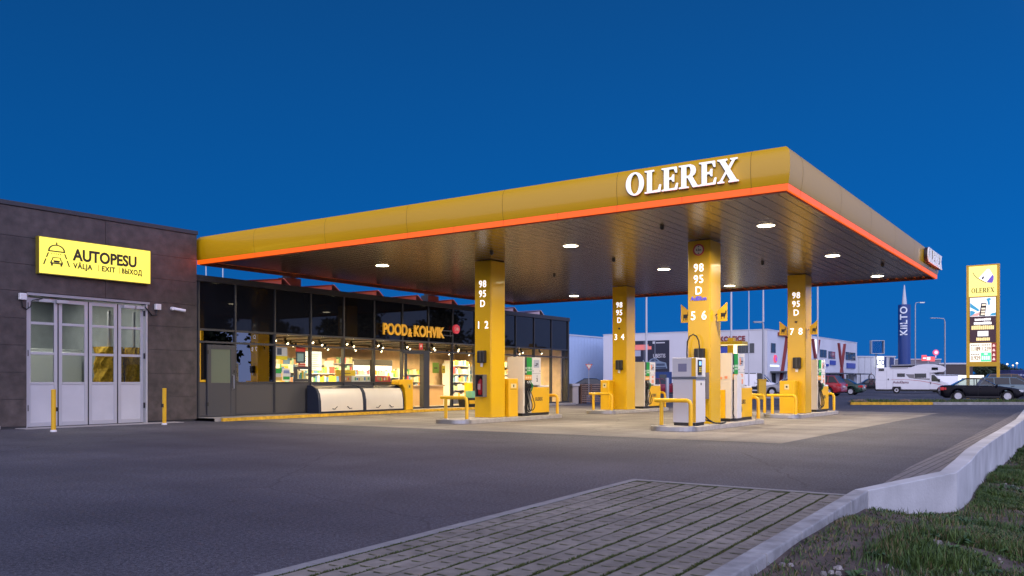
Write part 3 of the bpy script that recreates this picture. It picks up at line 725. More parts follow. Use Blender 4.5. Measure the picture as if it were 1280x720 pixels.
obj('keypad', mb, mat('key_yellow', (.6, .5, .05), .5), cr)
mb = MB(); mb.box(x+.30, y0-.01, 1.14, x+.34, y0-.001, 1.20); obj('lock', mb, M_black, t)

# ------------------------------------------------------------------ things fixed to the pillars
def towel_box(label, x, y, z):
    t = thing('towel_dispenser', label, 'towel dispenser', (x, y, z), 'black towel boxes on the pillars')
    mb = MB(); mb.box(x-.17, y-.13, z, x, y+.13, z+.38); obj('housing', mb, M_black, t, bevel=.025)
    mb = MB(); mb.box(x-.175, y-.01, z+.03, x-.1705, y+.01, z+.36); obj('trim', mb, mat('grey_trim', (.10, .10, .10), .4), t)
    mb = MB(); mb.poly([(-.05, -.11), (.04, -.13), (.05, 0), (-.05, 0)], (x-.09, y, z), RF, UP, 0, .004); obj('paper', mb, mat('paper', (.75, .73, .68), .8), t)
towel_box('black towel box on the pillar numbered 1 and 2, above the fire extinguisher', 21.186, 15.78, 1.80)
towel_box('black towel box on the pillar numbered 3 and 4', 30.086, 15.72, 1.68)
towel_box('black towel box on the pillar numbered 5 and 6, below the black hose loop', 21.386, 8.80, 1.72)
towel_box('black towel box on the pillar numbered 7 and 8', 30.236, 8.88, 1.68)
mb = MB(); Q = []
for i in range(15):
    a = R(200 - i*200/14); Q.append((21.24, 8.93 - math.cos(a)*-.17, 2.12 + max(0, math.sin(a))*.34 if i else 1.4))
mb = MB(); Q = [(21.30, 9.14, 1.5), (21.27, 9.14, 2.0), (21.25, 9.12, 2.28), (21.24, 9.05, 2.42), (21.24, 8.95, 2.47), (21.24, 8.86, 2.42), (21.25, 8.80, 2.30), (21.30, 8.80, 2.09)]
mb.tube(Q, .018, 8); tag(obj('loop_hose', mb, M_rub, smooth=True, loc=(21.3, 9.0, 1.5)), 'black hose looped over the towel box on the pillar numbered 5 and 6', 'hose')
mb = MB(); Q = [(20.83, 8.52, .40), (20.95, 8.42, .26), (21.2, 8.36, .16), (21.6, 8.34, .138), (22.0, 8.42, .138), (22.3, 8.46, .138)]
mb.tube(Q, .018, 8); mb.tube([(p[0]-.05, p[1]+.10 if i < 2 else p[1]-.06, p[2]) for i, p in enumerate(Q[:5])], .018, 8)
tag(obj('ground_hose', mb, M_rub, smooth=True, loc=(21, 8.4, .13)), 'black hoses lying at the foot of the pillar numbered 5 and 6', 'hose')
def extinguisher(label, x, y, z):
    t = thing('extinguisher_cabinet', label, 'extinguisher', (x, y, z), 'fire extinguisher boxes on pillars')
    mb = MB(); mb.box(x-.02, y-.15, z, x-.001, y+.15, z+.68)
    for a in ((y-.15, z, y-.13, z+.68), (y+.13, z, y+.15, z+.68), (y-.13, z, y+.13, z+.02), (y-.13, z+.66, y+.13, z+.68)): mb.box(x-.20, a[0], a[1], x-.02, a[2], a[3])
    obj('case', mb, mat('case_grey', (.13, .12, .12), .5), t)
    mb = MB(); mb.lathe([(.0, 0), (.075, .005), (.08, .03), (.08, .38), (.06, .45), (.025, .47), (.025, .50), (0, .50)], (x-.11, y, z+.06), n=20); e = obj('cylinder', mb, mat('ext_red', (.55, .015, .02), .3), t, smooth=True)
    mb = MB(); mb.box(x-.15, y-.015, z+.56, x-.06, y+.02, z+.60); mb.tube([(x-.12, y+.03, z+.57), (x-.12, y+.09, z+.48), (x-.12, y+.088, z+.2)], .012, 6); obj('valve', mb, M_black, e)
    mb = MB(); mb.box(x-.194, y-.05, z+.22, x-.1895, y+.06, z+.40); obj('label_plate', mb, mat('label_pink', (.7, .5, .48), .5), e)
    mb = MB(); mb.box(x-.207, y-.14, z+.01, x-.2015, y+.14, z+.67); obj('door_pane', mb, glass('cab_glass', (.93, .9, .9), .08), t)
extinguisher('fire extinguisher in a clear-fronted box on the pillar numbered 1 and 2', 21.186, 15.80, .76)
extinguisher('fire extinguisher in a clear-fronted box on the pillar numbered 5 and 6', 21.386, 8.72, .78)
def wedge_sign(label, x, y, z, s):
    t = thing('wedge_sign', label, 'sign', (x, y, z), 'yellow wedge shaped signs beside pillars')
    mb = MB(); pts = [(0, 0), (.27, 0), (.27, .50), (0, .28)]; pts = [(a*s, b) for a, b in pts]
    mb.poly(pts, (x, y, z), RF, UP, 0, .02); pn = obj('panel', mb, mat('sign_yellow', (.72, .42, .01), .4), t)
    mb = MB(); mb.box(x-.023, y-s*.15-.07, z+.12, x-.0205, y-s*.15+.05, z+.22); mb.box(x-.023, y-s*.15-.10, z+.18, x-.0205, y-s*.15-.071, z+.28)
    for a in (-.06, -.02, .03): mb.box(x-.023, y-s*.15+a, z+.06, x-.0205, y-s*.15+a+.018, z+.1195)
    obj('pictogram', mb, M_black, pn)
    mb = MB(); mb.tube([(x-.005, y+s*.01, z+.20), (x+.02, y+s*.10, z+.12), (x+.02, y+s*.10, z+.0)], .009, 6); obj('bracket', mb, M_black, t)
wedge_sign('yellow wedge sign on the left side of the pillar numbered 5 and 6', 21.75, 9.24, 2.82, -1)
wedge_sign('yellow wedge sign on the right side of the pillar numbered 5 and 6', 21.75, 8.48, 2.82, 1)
wedge_sign('yellow wedge sign on the left side of the pillar numbered 7 and 8', 30.5, 9.32, 2.86, -1)
wedge_sign('yellow wedge sign on the right side of the pillar numbered 7 and 8', 30.5, 8.54, 2.86, 1)
def bin_(label, x0, y0, x1, y1, h, tagface):
    t = thing('waste_bin', label, 'bin', ((x0+x1)/2, (y0+y1)/2, .12), 'yellow waste bins beside the pillars')
    mb = MB(); mb.box(x0, y0, .12, x1, y1, h); obj('body', mb, M_yel, t, bevel=.015)
    mb = MB()
    if tagface == 'Y': mb.box(x0+.12, y0-.004, h-.30, x0+.42, y0-.001, h-.16)
    else: mb.box(x0-.004, (y0+y1)/2-.08, h-.30, x0-.001, (y0+y1)/2+.08, h-.12)
    lb = obj('sticker', mb, mat('sticker_cream', (.75, .62, .3), .5), t)
    mb = MB()
    if tagface == 'Y': mb.box(x0+.24, y0-.006, h-.27, x0+.30, y0-.0045, h-.19); mb.box(x0+.10, y0-.0035, h-.34, x0+.44, y0-.001, h-.33)
    else: mb.box(x0-.006, (y0+y1)/2-.03, h-.24, x0-.0045, (y0+y1)/2+.03, h-.18)
    obj('pictogram', mb, M_black, lb)
bin_('yellow waste bin between the pillar numbered 1 and 2 and its dispenser', 22.06, 15.44, 22.58, 15.9, 1.32, 'Y')
bin_('yellow waste bin against the left face of the pillar numbered 3 and 4', 29.62, 15.98, 30.06, 16.34, 1.28, 'X')
bin_('yellow waste bin against the left face of the pillar numbered 7 and 8', 29.75, 8.86, 30.22, 9.36, 1.25, 'X')
# ------------------------------------------------------------------ car wash
CWY, CWX0, CWX1, CWZ = 23.25, 4.0, 16.32, 5.90
M_clad = mat('cladding', (.062, .049, .044), .6, var=.35, vscale=4, stain=.25, sscale=1.2, bump=.15, bscale=20)
cw = thing('car_wash', 'dark brown panelled car wash building with a folding glazed door', 'building', (13, CWY, 0))
DX0, DX1, DZ = 11.22, 14.66, 3.50
mb = MB(); mb.box(CWX0, CWY+.03, 0, DX0, CWY+.3, CWZ-.12); mb.box(DX1, CWY+.03, 0, CWX1-.03, CWY+.3, CWZ-.12); mb.box(DX0, CWY+.03, DZ, DX1, CWY+.3, CWZ-.12)
mb.box(CWX1-.32, CWY+.3, 0, CWX1-.03, 33, CWZ-.12); mb.box(CWX0, CWY+.3, 0, CWX0+.3, 33, CWZ-.12); mb.box(CWX0+.3, 32.7, 0, CWX1-.32, 33, CWZ-.12)
obj('wall', mb, M_dark, cw)
mb = MB(); rows = [.06 + i*.706 for i in range(9)]; rows[-1] = CWZ-.13
cols = [4.0, 7.4, 10.42, 13.36, CWX1]
for i in range(8):
    z0, z1 = rows[i]+.005, rows[i+1]-.005
    for a, b_ in zip(cols, cols[1:]):
        a, b_ = a+.005, b_-.005
        for c, d in ((a, min(b_, DX0-.01)), (max(a, DX1+.01), b_)) if z0 < DZ else ((a, b_),):
            if d - c < .05: continue
            if z0 < DZ < z1 and c >= DX1 and False: pass
            mb.box(c, CWY, z0, d, CWY+.029, z1)
        if z0 < DZ < z1:
            c, d = max(a, DX0+.0), min(b_, DX1-.0)
            if d > c: mb.box(c-.02, CWY, DZ+.06, d+.02, CWY+.029, z1)
    for a, b_ in ((CWY+.035, 26.2), (26.21, 29.5), (29.51, 32.9)): mb.box(CWX1-.0295, a, z0, CWX1, b_, z1)
obj('cladding', mb, M_clad, cw)
mb = MB(); mb.box(CWX0-.03, CWY-.03, CWZ-.12, CWX1+.03, 33.03, CWZ); obj('roof', mb, mat('roof_edge', (.03, .03, .035), .5), cw, bevel=.01)
mb = MB(); mb.box(CWX0+.3, CWY+.31, .006, CWX1-.33, 32.69, .02); obj('floor', mb, mat('bay_floor', (.12, .12, .12), .5, var=.2), cw)
mb = MB(); mb.box(CWX0+.31, CWY+.32, .02, CWX0+.36, 32.6, 4.4); mb.box(CWX1-.40, CWY+.32, .02, CWX1-.34, 32.6, 4.4); mb.box(CWX0+.36, 31.0, .02, CWX1-.40, 31.1, 4.4)
obj('inner_wall', mb, mat('bay_wall', (.33, .36, .37), .5, var=.1), cw)
mb = MB(); mb.box(CWX0+.36, CWY+.32, 4.4, CWX1-.4, 31, 4.46); obj('ceiling', mb, mat('bay_ceiling', (.05, .05, .05), .7), cw)
for x in (12.0, 13.9):
    for y in (25.6, 28.6):
        mb = MB(); mb.box(x-.10, y-.5, 4.31, x+.10, y+.5, 4.36)
        obj('tube_light', mb, mat('bay_light', (1, 1, 1), .4, emit=(1, .93, .8), es=4), cw); lamp('bay_lamp', cw, (x, y, 4.28), 70, (1, .96, .9), (.2, 1), spread=170)
# folding door: four leaves
M_alu = mat('door_grey', (.46, .46, .475), .4, .2)
M_pnl = mat('door_panel', (.52, .52, .53), .45, var=.05, vscale=2)
M_gl = glass('door_glass', (.80, .82, .80), .14, .02)
edges = [DX0+.03, 12.08, 12.92, 13.78, DX1-.06]
for i in range(4):
    a, b_ = edges[i]+.015, edges[i+1]-.015; y0, y1 = CWY+.09, CWY+.14
    mb = MB(); fw = .095
    mb.box(a, y0, .03, a+fw, y1, DZ-.05); mb.box(b_-fw, y0, .03, b_, y1, DZ-.05)
    zs = [.03, 1.18, 1.98, 2.78, DZ-.05]
    for j, z in enumerate(zs):
        h = .07 if j else .12
        zz = (z if j == 0 else z - h/2); zz = zz if j < 4 else DZ-.05-.10
        mb.box(a+fw, y0, zz, b_-fw, y1, zz + (h if j < 4 else .10))
    lf = obj('door_leaf', mb, M_alu, cw, bevel=.006)
    for j in range(1, 4):
        mb = MB(); mb.box(a+fw-.01, y0+.02, zs[j]+.03, b_-fw+.01, y0+.03, (zs[j+1]-.03) if j < 3 else DZ-.14); obj('pane', mb, M_gl, lf)
    mb = MB(); mb.box(a+fw-.01, y0+.012, .14, b_-fw+.01, y0+.04, 1.155); obj('lower_panel', mb, M_pnl, lf)
    mb = MB()
    for z in (.45, 1.9, 3.15):
        if i in (0, 3): xx = a-.03 if i == 0 else b_+.0; mb.box(xx-.01, y0-.05, z, xx+.045, y0-.002, z+.16)
    if mb.v: obj('hinge', mb, M_black, lf)
    mb = MB(); mb.box(b_+.002, y0-.005, .03, b_+.028, y1-.01, DZ-.05)
    if i < 3: obj('rubber_seal', mb, M_black, lf)
mb = MB(); mb.box(DX0-.0, CWY-.012, DZ+.0, DX1+.06, CWY+.14, DZ+.065); obj('door_header', mb, mat('header_grey', (.30, .30, .32), .4), cw)
mb = MB(); mb.box(DX0-.0, CWY+.03, .0, DX0+.03, CWY+.2, DZ); mb.box(DX1-.05, CWY+.0, 0, DX1-.002, CWY+.2, DZ); obj('door_post', mb, M_alu, cw)
for a in (11.52, 12.00, 13.92, 14.30):
    mb = MB(); mb.box(a, CWY-.02, DZ-.16, a+(.34 if a in (11.52, 13.92) else .30), CWY+.085, DZ-.07); obj('door_operator', mb, mat('operator_grey', (.42, .42, .43), .4), cw, bevel=.015)
mb = MB(); mb.tube([(11.08, CWY-.02, 3.36), (11.10, CWY-.03, 3.18), (11.2, CWY-.03, 3.12), (11.3, CWY-.03, 3.2), (11.34, CWY-.03, 3.36), (11.6, CWY-.03, 3.44)], .018, 6)
mb.tube([(14.95, CWY-.02, 3.38), (14.92, CWY-.03, 3.2), (14.78, CWY-.03, 3.18), (14.68, CWY-.03, 3.3), (14.55, CWY-.03, 3.42)], .018, 6)
obj('cable', mb, M_black, cw, smooth=True)
for x in (11.0, 14.87):
    t = thing('control_box', 'small white control box left of the car wash door' if x < 12 else 'small white control box right of the car wash door', 'box', (x, CWY, 3.4), 'white boxes beside the wash door')
    mb = MB(); mb.box(x, CWY-.10, 3.36, x+.17, CWY-.001, 3.53); obj('case', mb, M_white, t, bevel=.01)
    mb = MB(); mb.box(x+.02, CWY-.104, 3.38, x+.15, CWY-.1005, 3.51); obj('cover', mb, M_dh, t)
t = thing('security_camera', 'white bullet security camera on the brown car wash wall', 'camera', (15.45, CWY, 3.4))
mb = MB(); mb.lathe([(0, -.09), (.05, -.085), (.055, 0)], (15.45, CWY, 3.43), 'Y', 16); obj('mount', mb, M_white, t, smooth=True)
mb = MB(); mb.tube([(15.47, CWY-.08, 3.43), (15.56, CWY-.14, 3.41), (15.78, CWY-.20, 3.38)], .045, 12); obj('body', mb, M_white, t, smooth=True)
mb = MB(); mb.tube([(15.78, CWY-.2, 3.38), (15.79, CWY-.203, 3.379)], .035, 12); obj('lens', mb, M_black, t)
# sign
t = thing('lightbox_sign', 'lit yellow sign reading AUTOPESU above the car wash door', 'sign', (13.05, CWY, 4.07))
SX0, SX1, SZ0, SZ1 = 11.44, 14.66, 4.08, 5.07; o = (SX0, CWY-.16, SZ0)
mb = MB(); mb.box(SX0, CWY-.155, SZ0, SX1, CWY-.001, SZ1); obj('box', mb, mat('box_edge', (.25, .2, .02), .4), t)
mb = MB(); mb.box(SX0+.02, CWY-.16, SZ0+.02, SX1-.02, CWY-.1555, SZ1-.02); fc = obj('face', mb, mat('sign_face_lit', (.8, .7, .1), .5, emit=(1, .86, .075), es=.98), t)
M_sgn = mat('sign_letters', (.035, .028, .012), .6)
mb = MB(); put_text(mb, 'AUTOPESU', (SX0+.92, CWY-.1602, SZ0+.455), RS, UP, .31, .004, .016, .875, 'LEFT')
put_text(mb, 'VÄLJA', (SX0+.92, CWY-.1602, SZ0+.235), RS, UP, .145, .004, .0065, .93, 'LEFT', 1.08)
put_text(mb, 'EXIT', (SX0+1.715, CWY-.1602, SZ0+.235), RS, UP, .145, .004, .0065, .93, 'LEFT', 1.08)
put_text(mb, 'B\u042bXO\u0414', (SX0+2.31, CWY-.1602, SZ0+.235), RS, UP, .145, .004, .0065, .80, 'LEFT', 1.08)
for a in (1.625, 2.235): mb.rect(a, .215, a+.012, .40, o, RS, UP, 0, .004)
obj('lettering', mb, M_sgn, fc)
mb = MB()
def arc(cx, cy_, r0, r1, a0, a1, n=14, sy=1):
    for i in range(n):
        p = [R(a0 + (a1-a0)*(i+q)/n) for q in (0, 1)]
        mb.poly([(cx+r0*math.cos(p[0]), cy_+r0*sy*math.sin(p[0])), (cx+r1*math.cos(p[0]), cy_+r1*sy*math.sin(p[0])), (cx+r1*math.cos(p[1]), cy_+r1*sy*math.sin(p[1])), (cx+r0*math.cos(p[1]), cy_+r0*sy*math.sin(p[1]))], o, RS, UP, 0, .004)
arc(.47, .64, .185, .225, 0, 180, sy=.75); mb.rect(.24, .61, .70, .642, o, RS, UP, 0, .0043); mb.rect(.455, .80, .49, .87, o, RS, UP, 0, .0043)
for i in range(5):
    mb.rect(.33+.06*i, .545, .35+.06*i, .575, o, RS, UP, 0, .004); 
for s_, c in ((-1, .47), (1, .47)):
    for (p, q_) in (((.20, .58), (.25, .45)), ((.265, .41), (.325, .25))):
        x0, y0_, x1, y1_ = c+s_*p[0], p[1], c+s_*q_[0], q_[1]
        mb.poly([(x0, y0_), (x0+s_*.035, y0_), (x1+s_*.035, y1_), (x1, y1_)], o, RS, UP, 0, .004)
mb.poly([(.31, .36), (.355, .48), (.585, .48), (.63, .36)], o, RS, UP, 0, .0041) if False else None
for pl in ([(.335, .385), (.365, .47), (.39, .47), (.365, .385)], [(.575, .385), (.55, .47), (.575, .47), (.605, .385)], [(.39, .45), (.55, .45), (.55, .47), (.39, .47)],
           [(.30, .29), (.64, .29), (.64, .325), (.30, .325)], [(.30, .325), (.325, .385), (.345, .385), (.345, .325)], [(.595, .325), (.595, .385), (.615, .385), (.64, .325)], [(.40, .33), (.54, .33), (.56, .385), (.38, .385)],
           [(.32, .235), (.37, .235), (.37, .2895), (.32, .2895)], [(.57, .235), (.62, .235), (.62, .2895), (.57, .2895)]):
    mb.poly(pl, o, RS, UP, 0, .004)
obj('emblem', mb, M_sgn, fc)
for x, y, lb in ((10.86, 21.2, 'yellow bollard in front of the left leaf of the car wash door'), (14.42, 22.05, 'yellow bollard right of the car wash door')):
    t = thing('bollard', lb, 'bollard', (x, y, 0), 'yellow bollards before the car wash')
    mb = MB(); mb.lathe([(.055, .0), (.055, 1.03), (.045, 1.04), (0, 1.042)], (x, y, 0), n=20); obj('post', mb, M_yel, t, smooth=True)
    mb = MB(); mb.lathe([(.075, .0), (.075, .04), (.056, .05)], (x, y, 0), n=16); obj('foot', mb, M_white, t)
    mb = MB(); mb.box(x-.085, y-.04, .50, x-.05, y+.04, .60) if x > 12 else mb.box(x+.05, y-.04, .50, x+.085, y+.04, .60); obj('sensor', mb, M_black, t)
for lb, (a, b_), yb, cf in (('tall yellow roller brush inside the wash bay', (14.65, 25.3), 0, (.55, .33, .02)), ('dark roller brush inside the wash bay', (15.35, 26.4), 0, (.04, .05, .06)), ('narrow yellow roller brush behind the right wash door leaf', (15.35, 25.1), 0, (.55, .33, .02))):
    t = thing('wash_brush', lb, 'brush', (a, b_, .02), 'roller brushes in the wash bay')
    rnd2 = random.Random(len(lb)); mb = MB(); rings = []
    for k in range(13):
        z = .25 + k*.17; rings.append([(a+math.cos(q*.2618)*(.42 + rnd2.uniform(-.07, .05))*(.6 if 'narrow' in lb else 1), b_+math.sin(q*.2618)*(.42 + rnd2.uniform(-.07, .05))*(.6 if 'narrow' in lb else 1), z) for q in range(24)])
    mb.loft(rings); obj('bristles', mb, mat('bristle_'+('dark' if 'dark' in lb else 'yellow'), cf, .8, var=.4, vscale=12), t)
    mb = MB(); mb.tube([(a, b_, .02), (a, b_, 3.4)], .05, 10); mb.box(a-.2, b_-.2, .021, a+.2, b_+.2, .12); obj('shaft', mb, M_galv, t)
mb = MB(); mb.box(13.2, 28.6, .02, 15.6, 29.3, 2.3); mb.box(13.3, 28.57, .9, 15.5, 28.599, 2.2)
tag(obj('wash_machine', mb, mat('machine_pale', (.55, .58, .56), .4), loc=(14.4, 29, .02), bevel=.03), 'pale wash machine standing inside behind the two left door leaves', 'machine')
mb = MB(); mb.box(9.2, 22.85, 0, 10.4, 23.2, .13); tag(obj('kerb_block', mb, M_conc, loc=(9.8, 23, 0), bevel=.04), 'low concrete kerb block at the foot of the car wash wall', 'kerb block')
mb = MB(); mb.box(DX0-.3, 22.7, .004, 15.5, 23.25, .02); struct('threshold', mb, M_conc)

# ------------------------------------------------------------------ shop
SY, SZT, SX0s, SX1s = 23.45, 4.57, 16.36, 38.95
MX = [16.5] + [17.88 + 1.6165*i for i in range(14)]
shop = thing('shop_building', 'long dark glass-fronted shop with lit interior behind the canopy', 'building', (27, SY, 0))
PZ = .10
mb = MB()
mb.add([(16.36, 22.42, .0), (34.5, 22.95, 0), (38.95, 22.95, 0), (38.95, 31, 0), (16.36, 31, 0), (16.36, 22.42, PZ-.004), (34.5, 22.95, PZ-.004), (38.95, 22.95, PZ-.004), (38.95, 31, PZ-.004), (16.36, 31, PZ-.004)], [(5,6,7,8,9), (0,1,6,5), (1,2,7,6), (2,3,8,7)])
struct('pavement', mb, mat('paving_slab', (.30, .285, .265), .85, var=.12, vscale=5))
mb = MB(); x = 16.6
while x < 34.4:
    x1 = min(x+1, 34.4); ya, yb = 22.30 + (x-16.36)*.0292, 22.30 + (x1-16.36)*.0292
    mb.add([(x, ya, 0), (x1-.006, yb, 0), (x1-.006, yb+.115, 0), (x, ya+.115, 0), (x, ya, PZ), (x1-.006, yb, PZ), (x1-.006, yb+.115, PZ), (x, ya+.115, PZ)], [(4,5,6,7), (0,1,5,4), (1,2,6,5), (2,3,7,6), (3,0,4,7)]); x += 1
struct('painted_kerb', mb, mat('kerb_yellow', (.66, .38, .02), .75, var=.3, vscale=6))
M_frm = mat('window_frame', (.040, .042, .047), .4)
M_spn = mat('dark_glass', (.006, .007, .010), .02, spec=.22)
M_gls = glass('shop_glass', (.95, .97, .97), .07, .0); M_gl2 = glass('dim_glass', (.45, .48, .48), .58, .0)
M_low = mat('lower_panel', (.085, .085, .088), .33, .25)
mb = MB()
for i, x in enumerate(MX): mb.box(x-.028, SY-.06, PZ, x+.028, SY+.09, 4.38)
for z, h in ((2.87, .06), (2.48, .06), (PZ, .07)):
    for a, b_ in zip(MX, MX[1:]):
        if z == PZ and abs(a-MX[7]) < .01: continue
        mb.box(a+.028, SY-.05, z-h/2 if z > PZ else PZ, b_-.028, SY+.08, z+h/2 if z > PZ else PZ+h)
for a, b_ in list(zip(MX, MX[1:]))[1:6]: mb.box(a+.028, SY-.045, 1.165, b_-.028, SY+.08, 1.215)
obj('mullion_frame', mb, M_frm, shop)
mb = MB(); mb.box(SX0s-.03, SY-.10, 4.38, SX1s+.06, SY+.25, SZT); mb.box(SX0s+.0, SY+.25, 4.30, SX1s+.06, 33.0, SZT-.03); rf = obj('roof', mb, mat('roof_trim', (.030, .030, .034), .5), shop, bevel=.008)
mb = MB(); mb.box(SX1s-.1, SY+.10, PZ, SX1s+.0, 33, 4.30); mb.box(SX0s, SY+.1, PZ, SX0s+.1, 33, 4.3); obj('side_wall', mb, M_dark, shop)
mb = MB(); mb.box(SX1s-.06, SY-.07, PZ, SX1s+.03, SY+.099, 4.38); mb.box(SX0s, SY-.03, PZ, 16.47, SY+.09, 4.38); obj('corner_post', mb, M_frm, shop)
for i, (a, b_) in enumerate(zip(MX, MX[1:])):
    mb = MB(); mb.box(a+.029, SY-.012, 2.902, b_-.029, SY+.03, 4.378); obj('spandrel_panel', mb, M_spn, shop)
    mb = MB(); mb.box(a+.029, SY+.005, 2.512, b_-.029, SY+.015, 2.838); obj('transom_window', mb, M_gl2 if i < 2 else M_gls, shop)
    if 1 <= i <= 5:
        mb = MB(); mb.box(a+.029, SY-.01, PZ+.071, b_-.029, SY+.03, 1.163); obj('lower_panel', mb, M_low, shop)
        mb = MB(); mb.box(a+.029, SY+.005, 1.217, b_-.029, SY+.015, 2.448); obj('window', mb, M_gl2 if i < 2 else M_gls, shop)
    elif i >= 6 and i != 7:
        mb = MB(); mb.box(a+.029, SY+.005, PZ+.071, b_-.029, SY+.015, 2.448); obj('window', mb, M_gls, shop)
# service door in the first bay
mb = MB(); a, b_ = 16.80, 17.845
mb.box(a, SY-.07, PZ+.02, a+.14, SY+.0, 2.40); mb.box(b_-.16, SY-.07, PZ+.02, b_, SY+.0, 2.40); mb.box(a+.14, SY-.07, 2.26, b_-.16, SY+.0, 2.40); mb.box(a+.14, SY-.06, PZ+.02, b_-.16, SY+.0, 1.19)
dr = obj('service_door', mb, mat('door_slate', (.060, .062, .066), .35), shop, bevel=.006)
mb = MB(); mb.box(a+.14, SY-.04, 1.19, b_-.16, SY-.03, 2.26); obj('pane', mb, mat('frosted_pane', (.06, .075, .055), .3, emit=(.42, .46, .30), es=.14), dr)  # weak emission stands in for light from behind the frosted glass
mb = MB(); mb.tube([(b_-.10, SY-.07, .98), (b_-.10, SY-.14, 1.0), (b_-.10, SY-.14, 1.42), (b_-.10, SY-.07, 1.44)], .016, 8); obj('handle', mb, M_steel, dr, smooth=True)
mb = MB(); mb.box(b_-.055, SY-.085, 1.50, b_-.02, SY-.071, 1.60)
for z in (.45, 2.1): mb.box(a-.02, SY-.09, z, a+.03, SY-.071, z+.12)
obj('hinge', mb, M_black, dr)
mb = MB(); mb.box(16.53, SY-.02, PZ+.071, 16.79, SY+.02, 1.19); obj('lower_panel', mb, M_low, shop)
mb = MB(); mb.box(16.53, SY+.005, 1.2, 16.79, SY+.015, 2.448); obj('window', mb, M_spn, shop)
mb = MB(); mb.box(16.53, SY-.006, 1.21, 16.60, SY-.001, 2.44); mb.box(16.60, SY-.006, 1.21, 16.78, SY-.001, 1.28); mb.box(16.53, SY-.019, 2.53, 16.60, SY-.013, 2.83); obj('yellow_reflection', mb, M_yel, shop)  # yellow L shape stands in for a yellow reflection in the glass
# entrance, bay 7
a, b_ = MX[6], MX[7]
mb = MB(); mb.box(b_-.36, SY-.09, PZ, b_-.03, SY+.14, 2.445); mb.box(a+.03, SY-.07, 2.36, b_-.36, SY+.1, 2.445); mb.box(a+.34, SY+.12, PZ, a+.46, SY+.18, 2.36); en = obj('entrance_frame', mb, M_frm, shop)
# the bay at MX[7]..MX[8] is the sliding leaf
mb = MB(); a, b_ = MX[7], MX[8]; mb.box(a+.03, SY-.02, PZ+.005, a+.09, SY+.05, 2.45); mb.box(b_-.09, SY-.02, PZ+.005, b_-.03, SY+.05, 2.45); mb.box(a+.09, SY-.02, PZ+.005, b_-.09, SY+.05, PZ+.075); sl = obj('sliding_door', mb, M_frm, shop)
mb = MB(); mb.box(a+.09, SY+.012, PZ+.075, b_-.09, SY+.02, 2.445); obj('pane', mb, M_gls, sl)
# interior shell
mb = MB(); mb.box(19.56, SY+.12, PZ, 38.84, 31.0, PZ+.012); obj('floor', mb, mat('shop_floor', (.30, .27, .24), .35, var=.08), shop)
mb = MB(); mb.box(19.5, 30.9, PZ+.012, 38.84, 31.0, 3.0); mb.box(19.46, SY+.12, PZ, 19.56, 31, 3.0); mb.box(38.72, SY+.3, PZ+.012, 38.84, 30.9, 3.0); obj('inner_wall', mb, mat('wood_wall', (.70, .52, .32), .6, var=.12, vscale=3), shop)
mb = MB(); mb.box(19.56, SY+.10, 3.0, 38.84, 31, 3.05); obj('ceiling', mb, mat('shop_ceiling', (.07, .065, .06), .7), shop)
mb = MB(); mb.box(16.5, 26.0, PZ, 19.45, 26.1, 3.0); mb.box(16.5, SY+.12, PZ, 19.45, 26.0, PZ+.01); mb.box(16.5, SY+.12, 2.9, 19.45, 26, 2.95); obj('store_wall', mb, mat('store_wall', (.03, .035, .032), .7), shop)
for x in [20.3 + 1.75*i for i in range(11)]:
    mb = MB(); mb.box(x-.025, 24.0, 2.90, x+.025, 30, 2.94); tr_ = obj('light_track', mb, M_black, shop)
    for y in (24.5, 25.9, 27.6, 29.3):
        mb = MB(); mb.tube([(x, y, 2.90), (x, y, 2.80), (x+.03, y-.12, 2.68)], .05, 8); obj('spotlight', mb, M_black, tr_)
        mb = MB(); mb.tube([(x+.031, y-.123, 2.677), (x+.034, y-.135, 2.665)], .042, 8); obj('spot_lens', mb, mat('spot_lens', (1, 1, 1), .4, emit=(1, .82, .5), es=9), tr_)
for x, y, p in ((21.2, 25.2, 75), (21.2, 28.4, 90), (24.2, 25.2, 95), (24.2, 28.4, 110), (27.2, 25.2, 95), (27.2, 28.4, 110), (30.5, 25.4, 85), (30.5, 28.5, 110), (33.4, 25.6, 85), (33.4, 28.8, 90), (36.6, 25.6, 70), (36.6, 28.8, 70)):
    lamp('shop_lamp', shop, (x, y, 2.62), p*2.4, (1, .69, .33), (1.4, .5), spread=175)
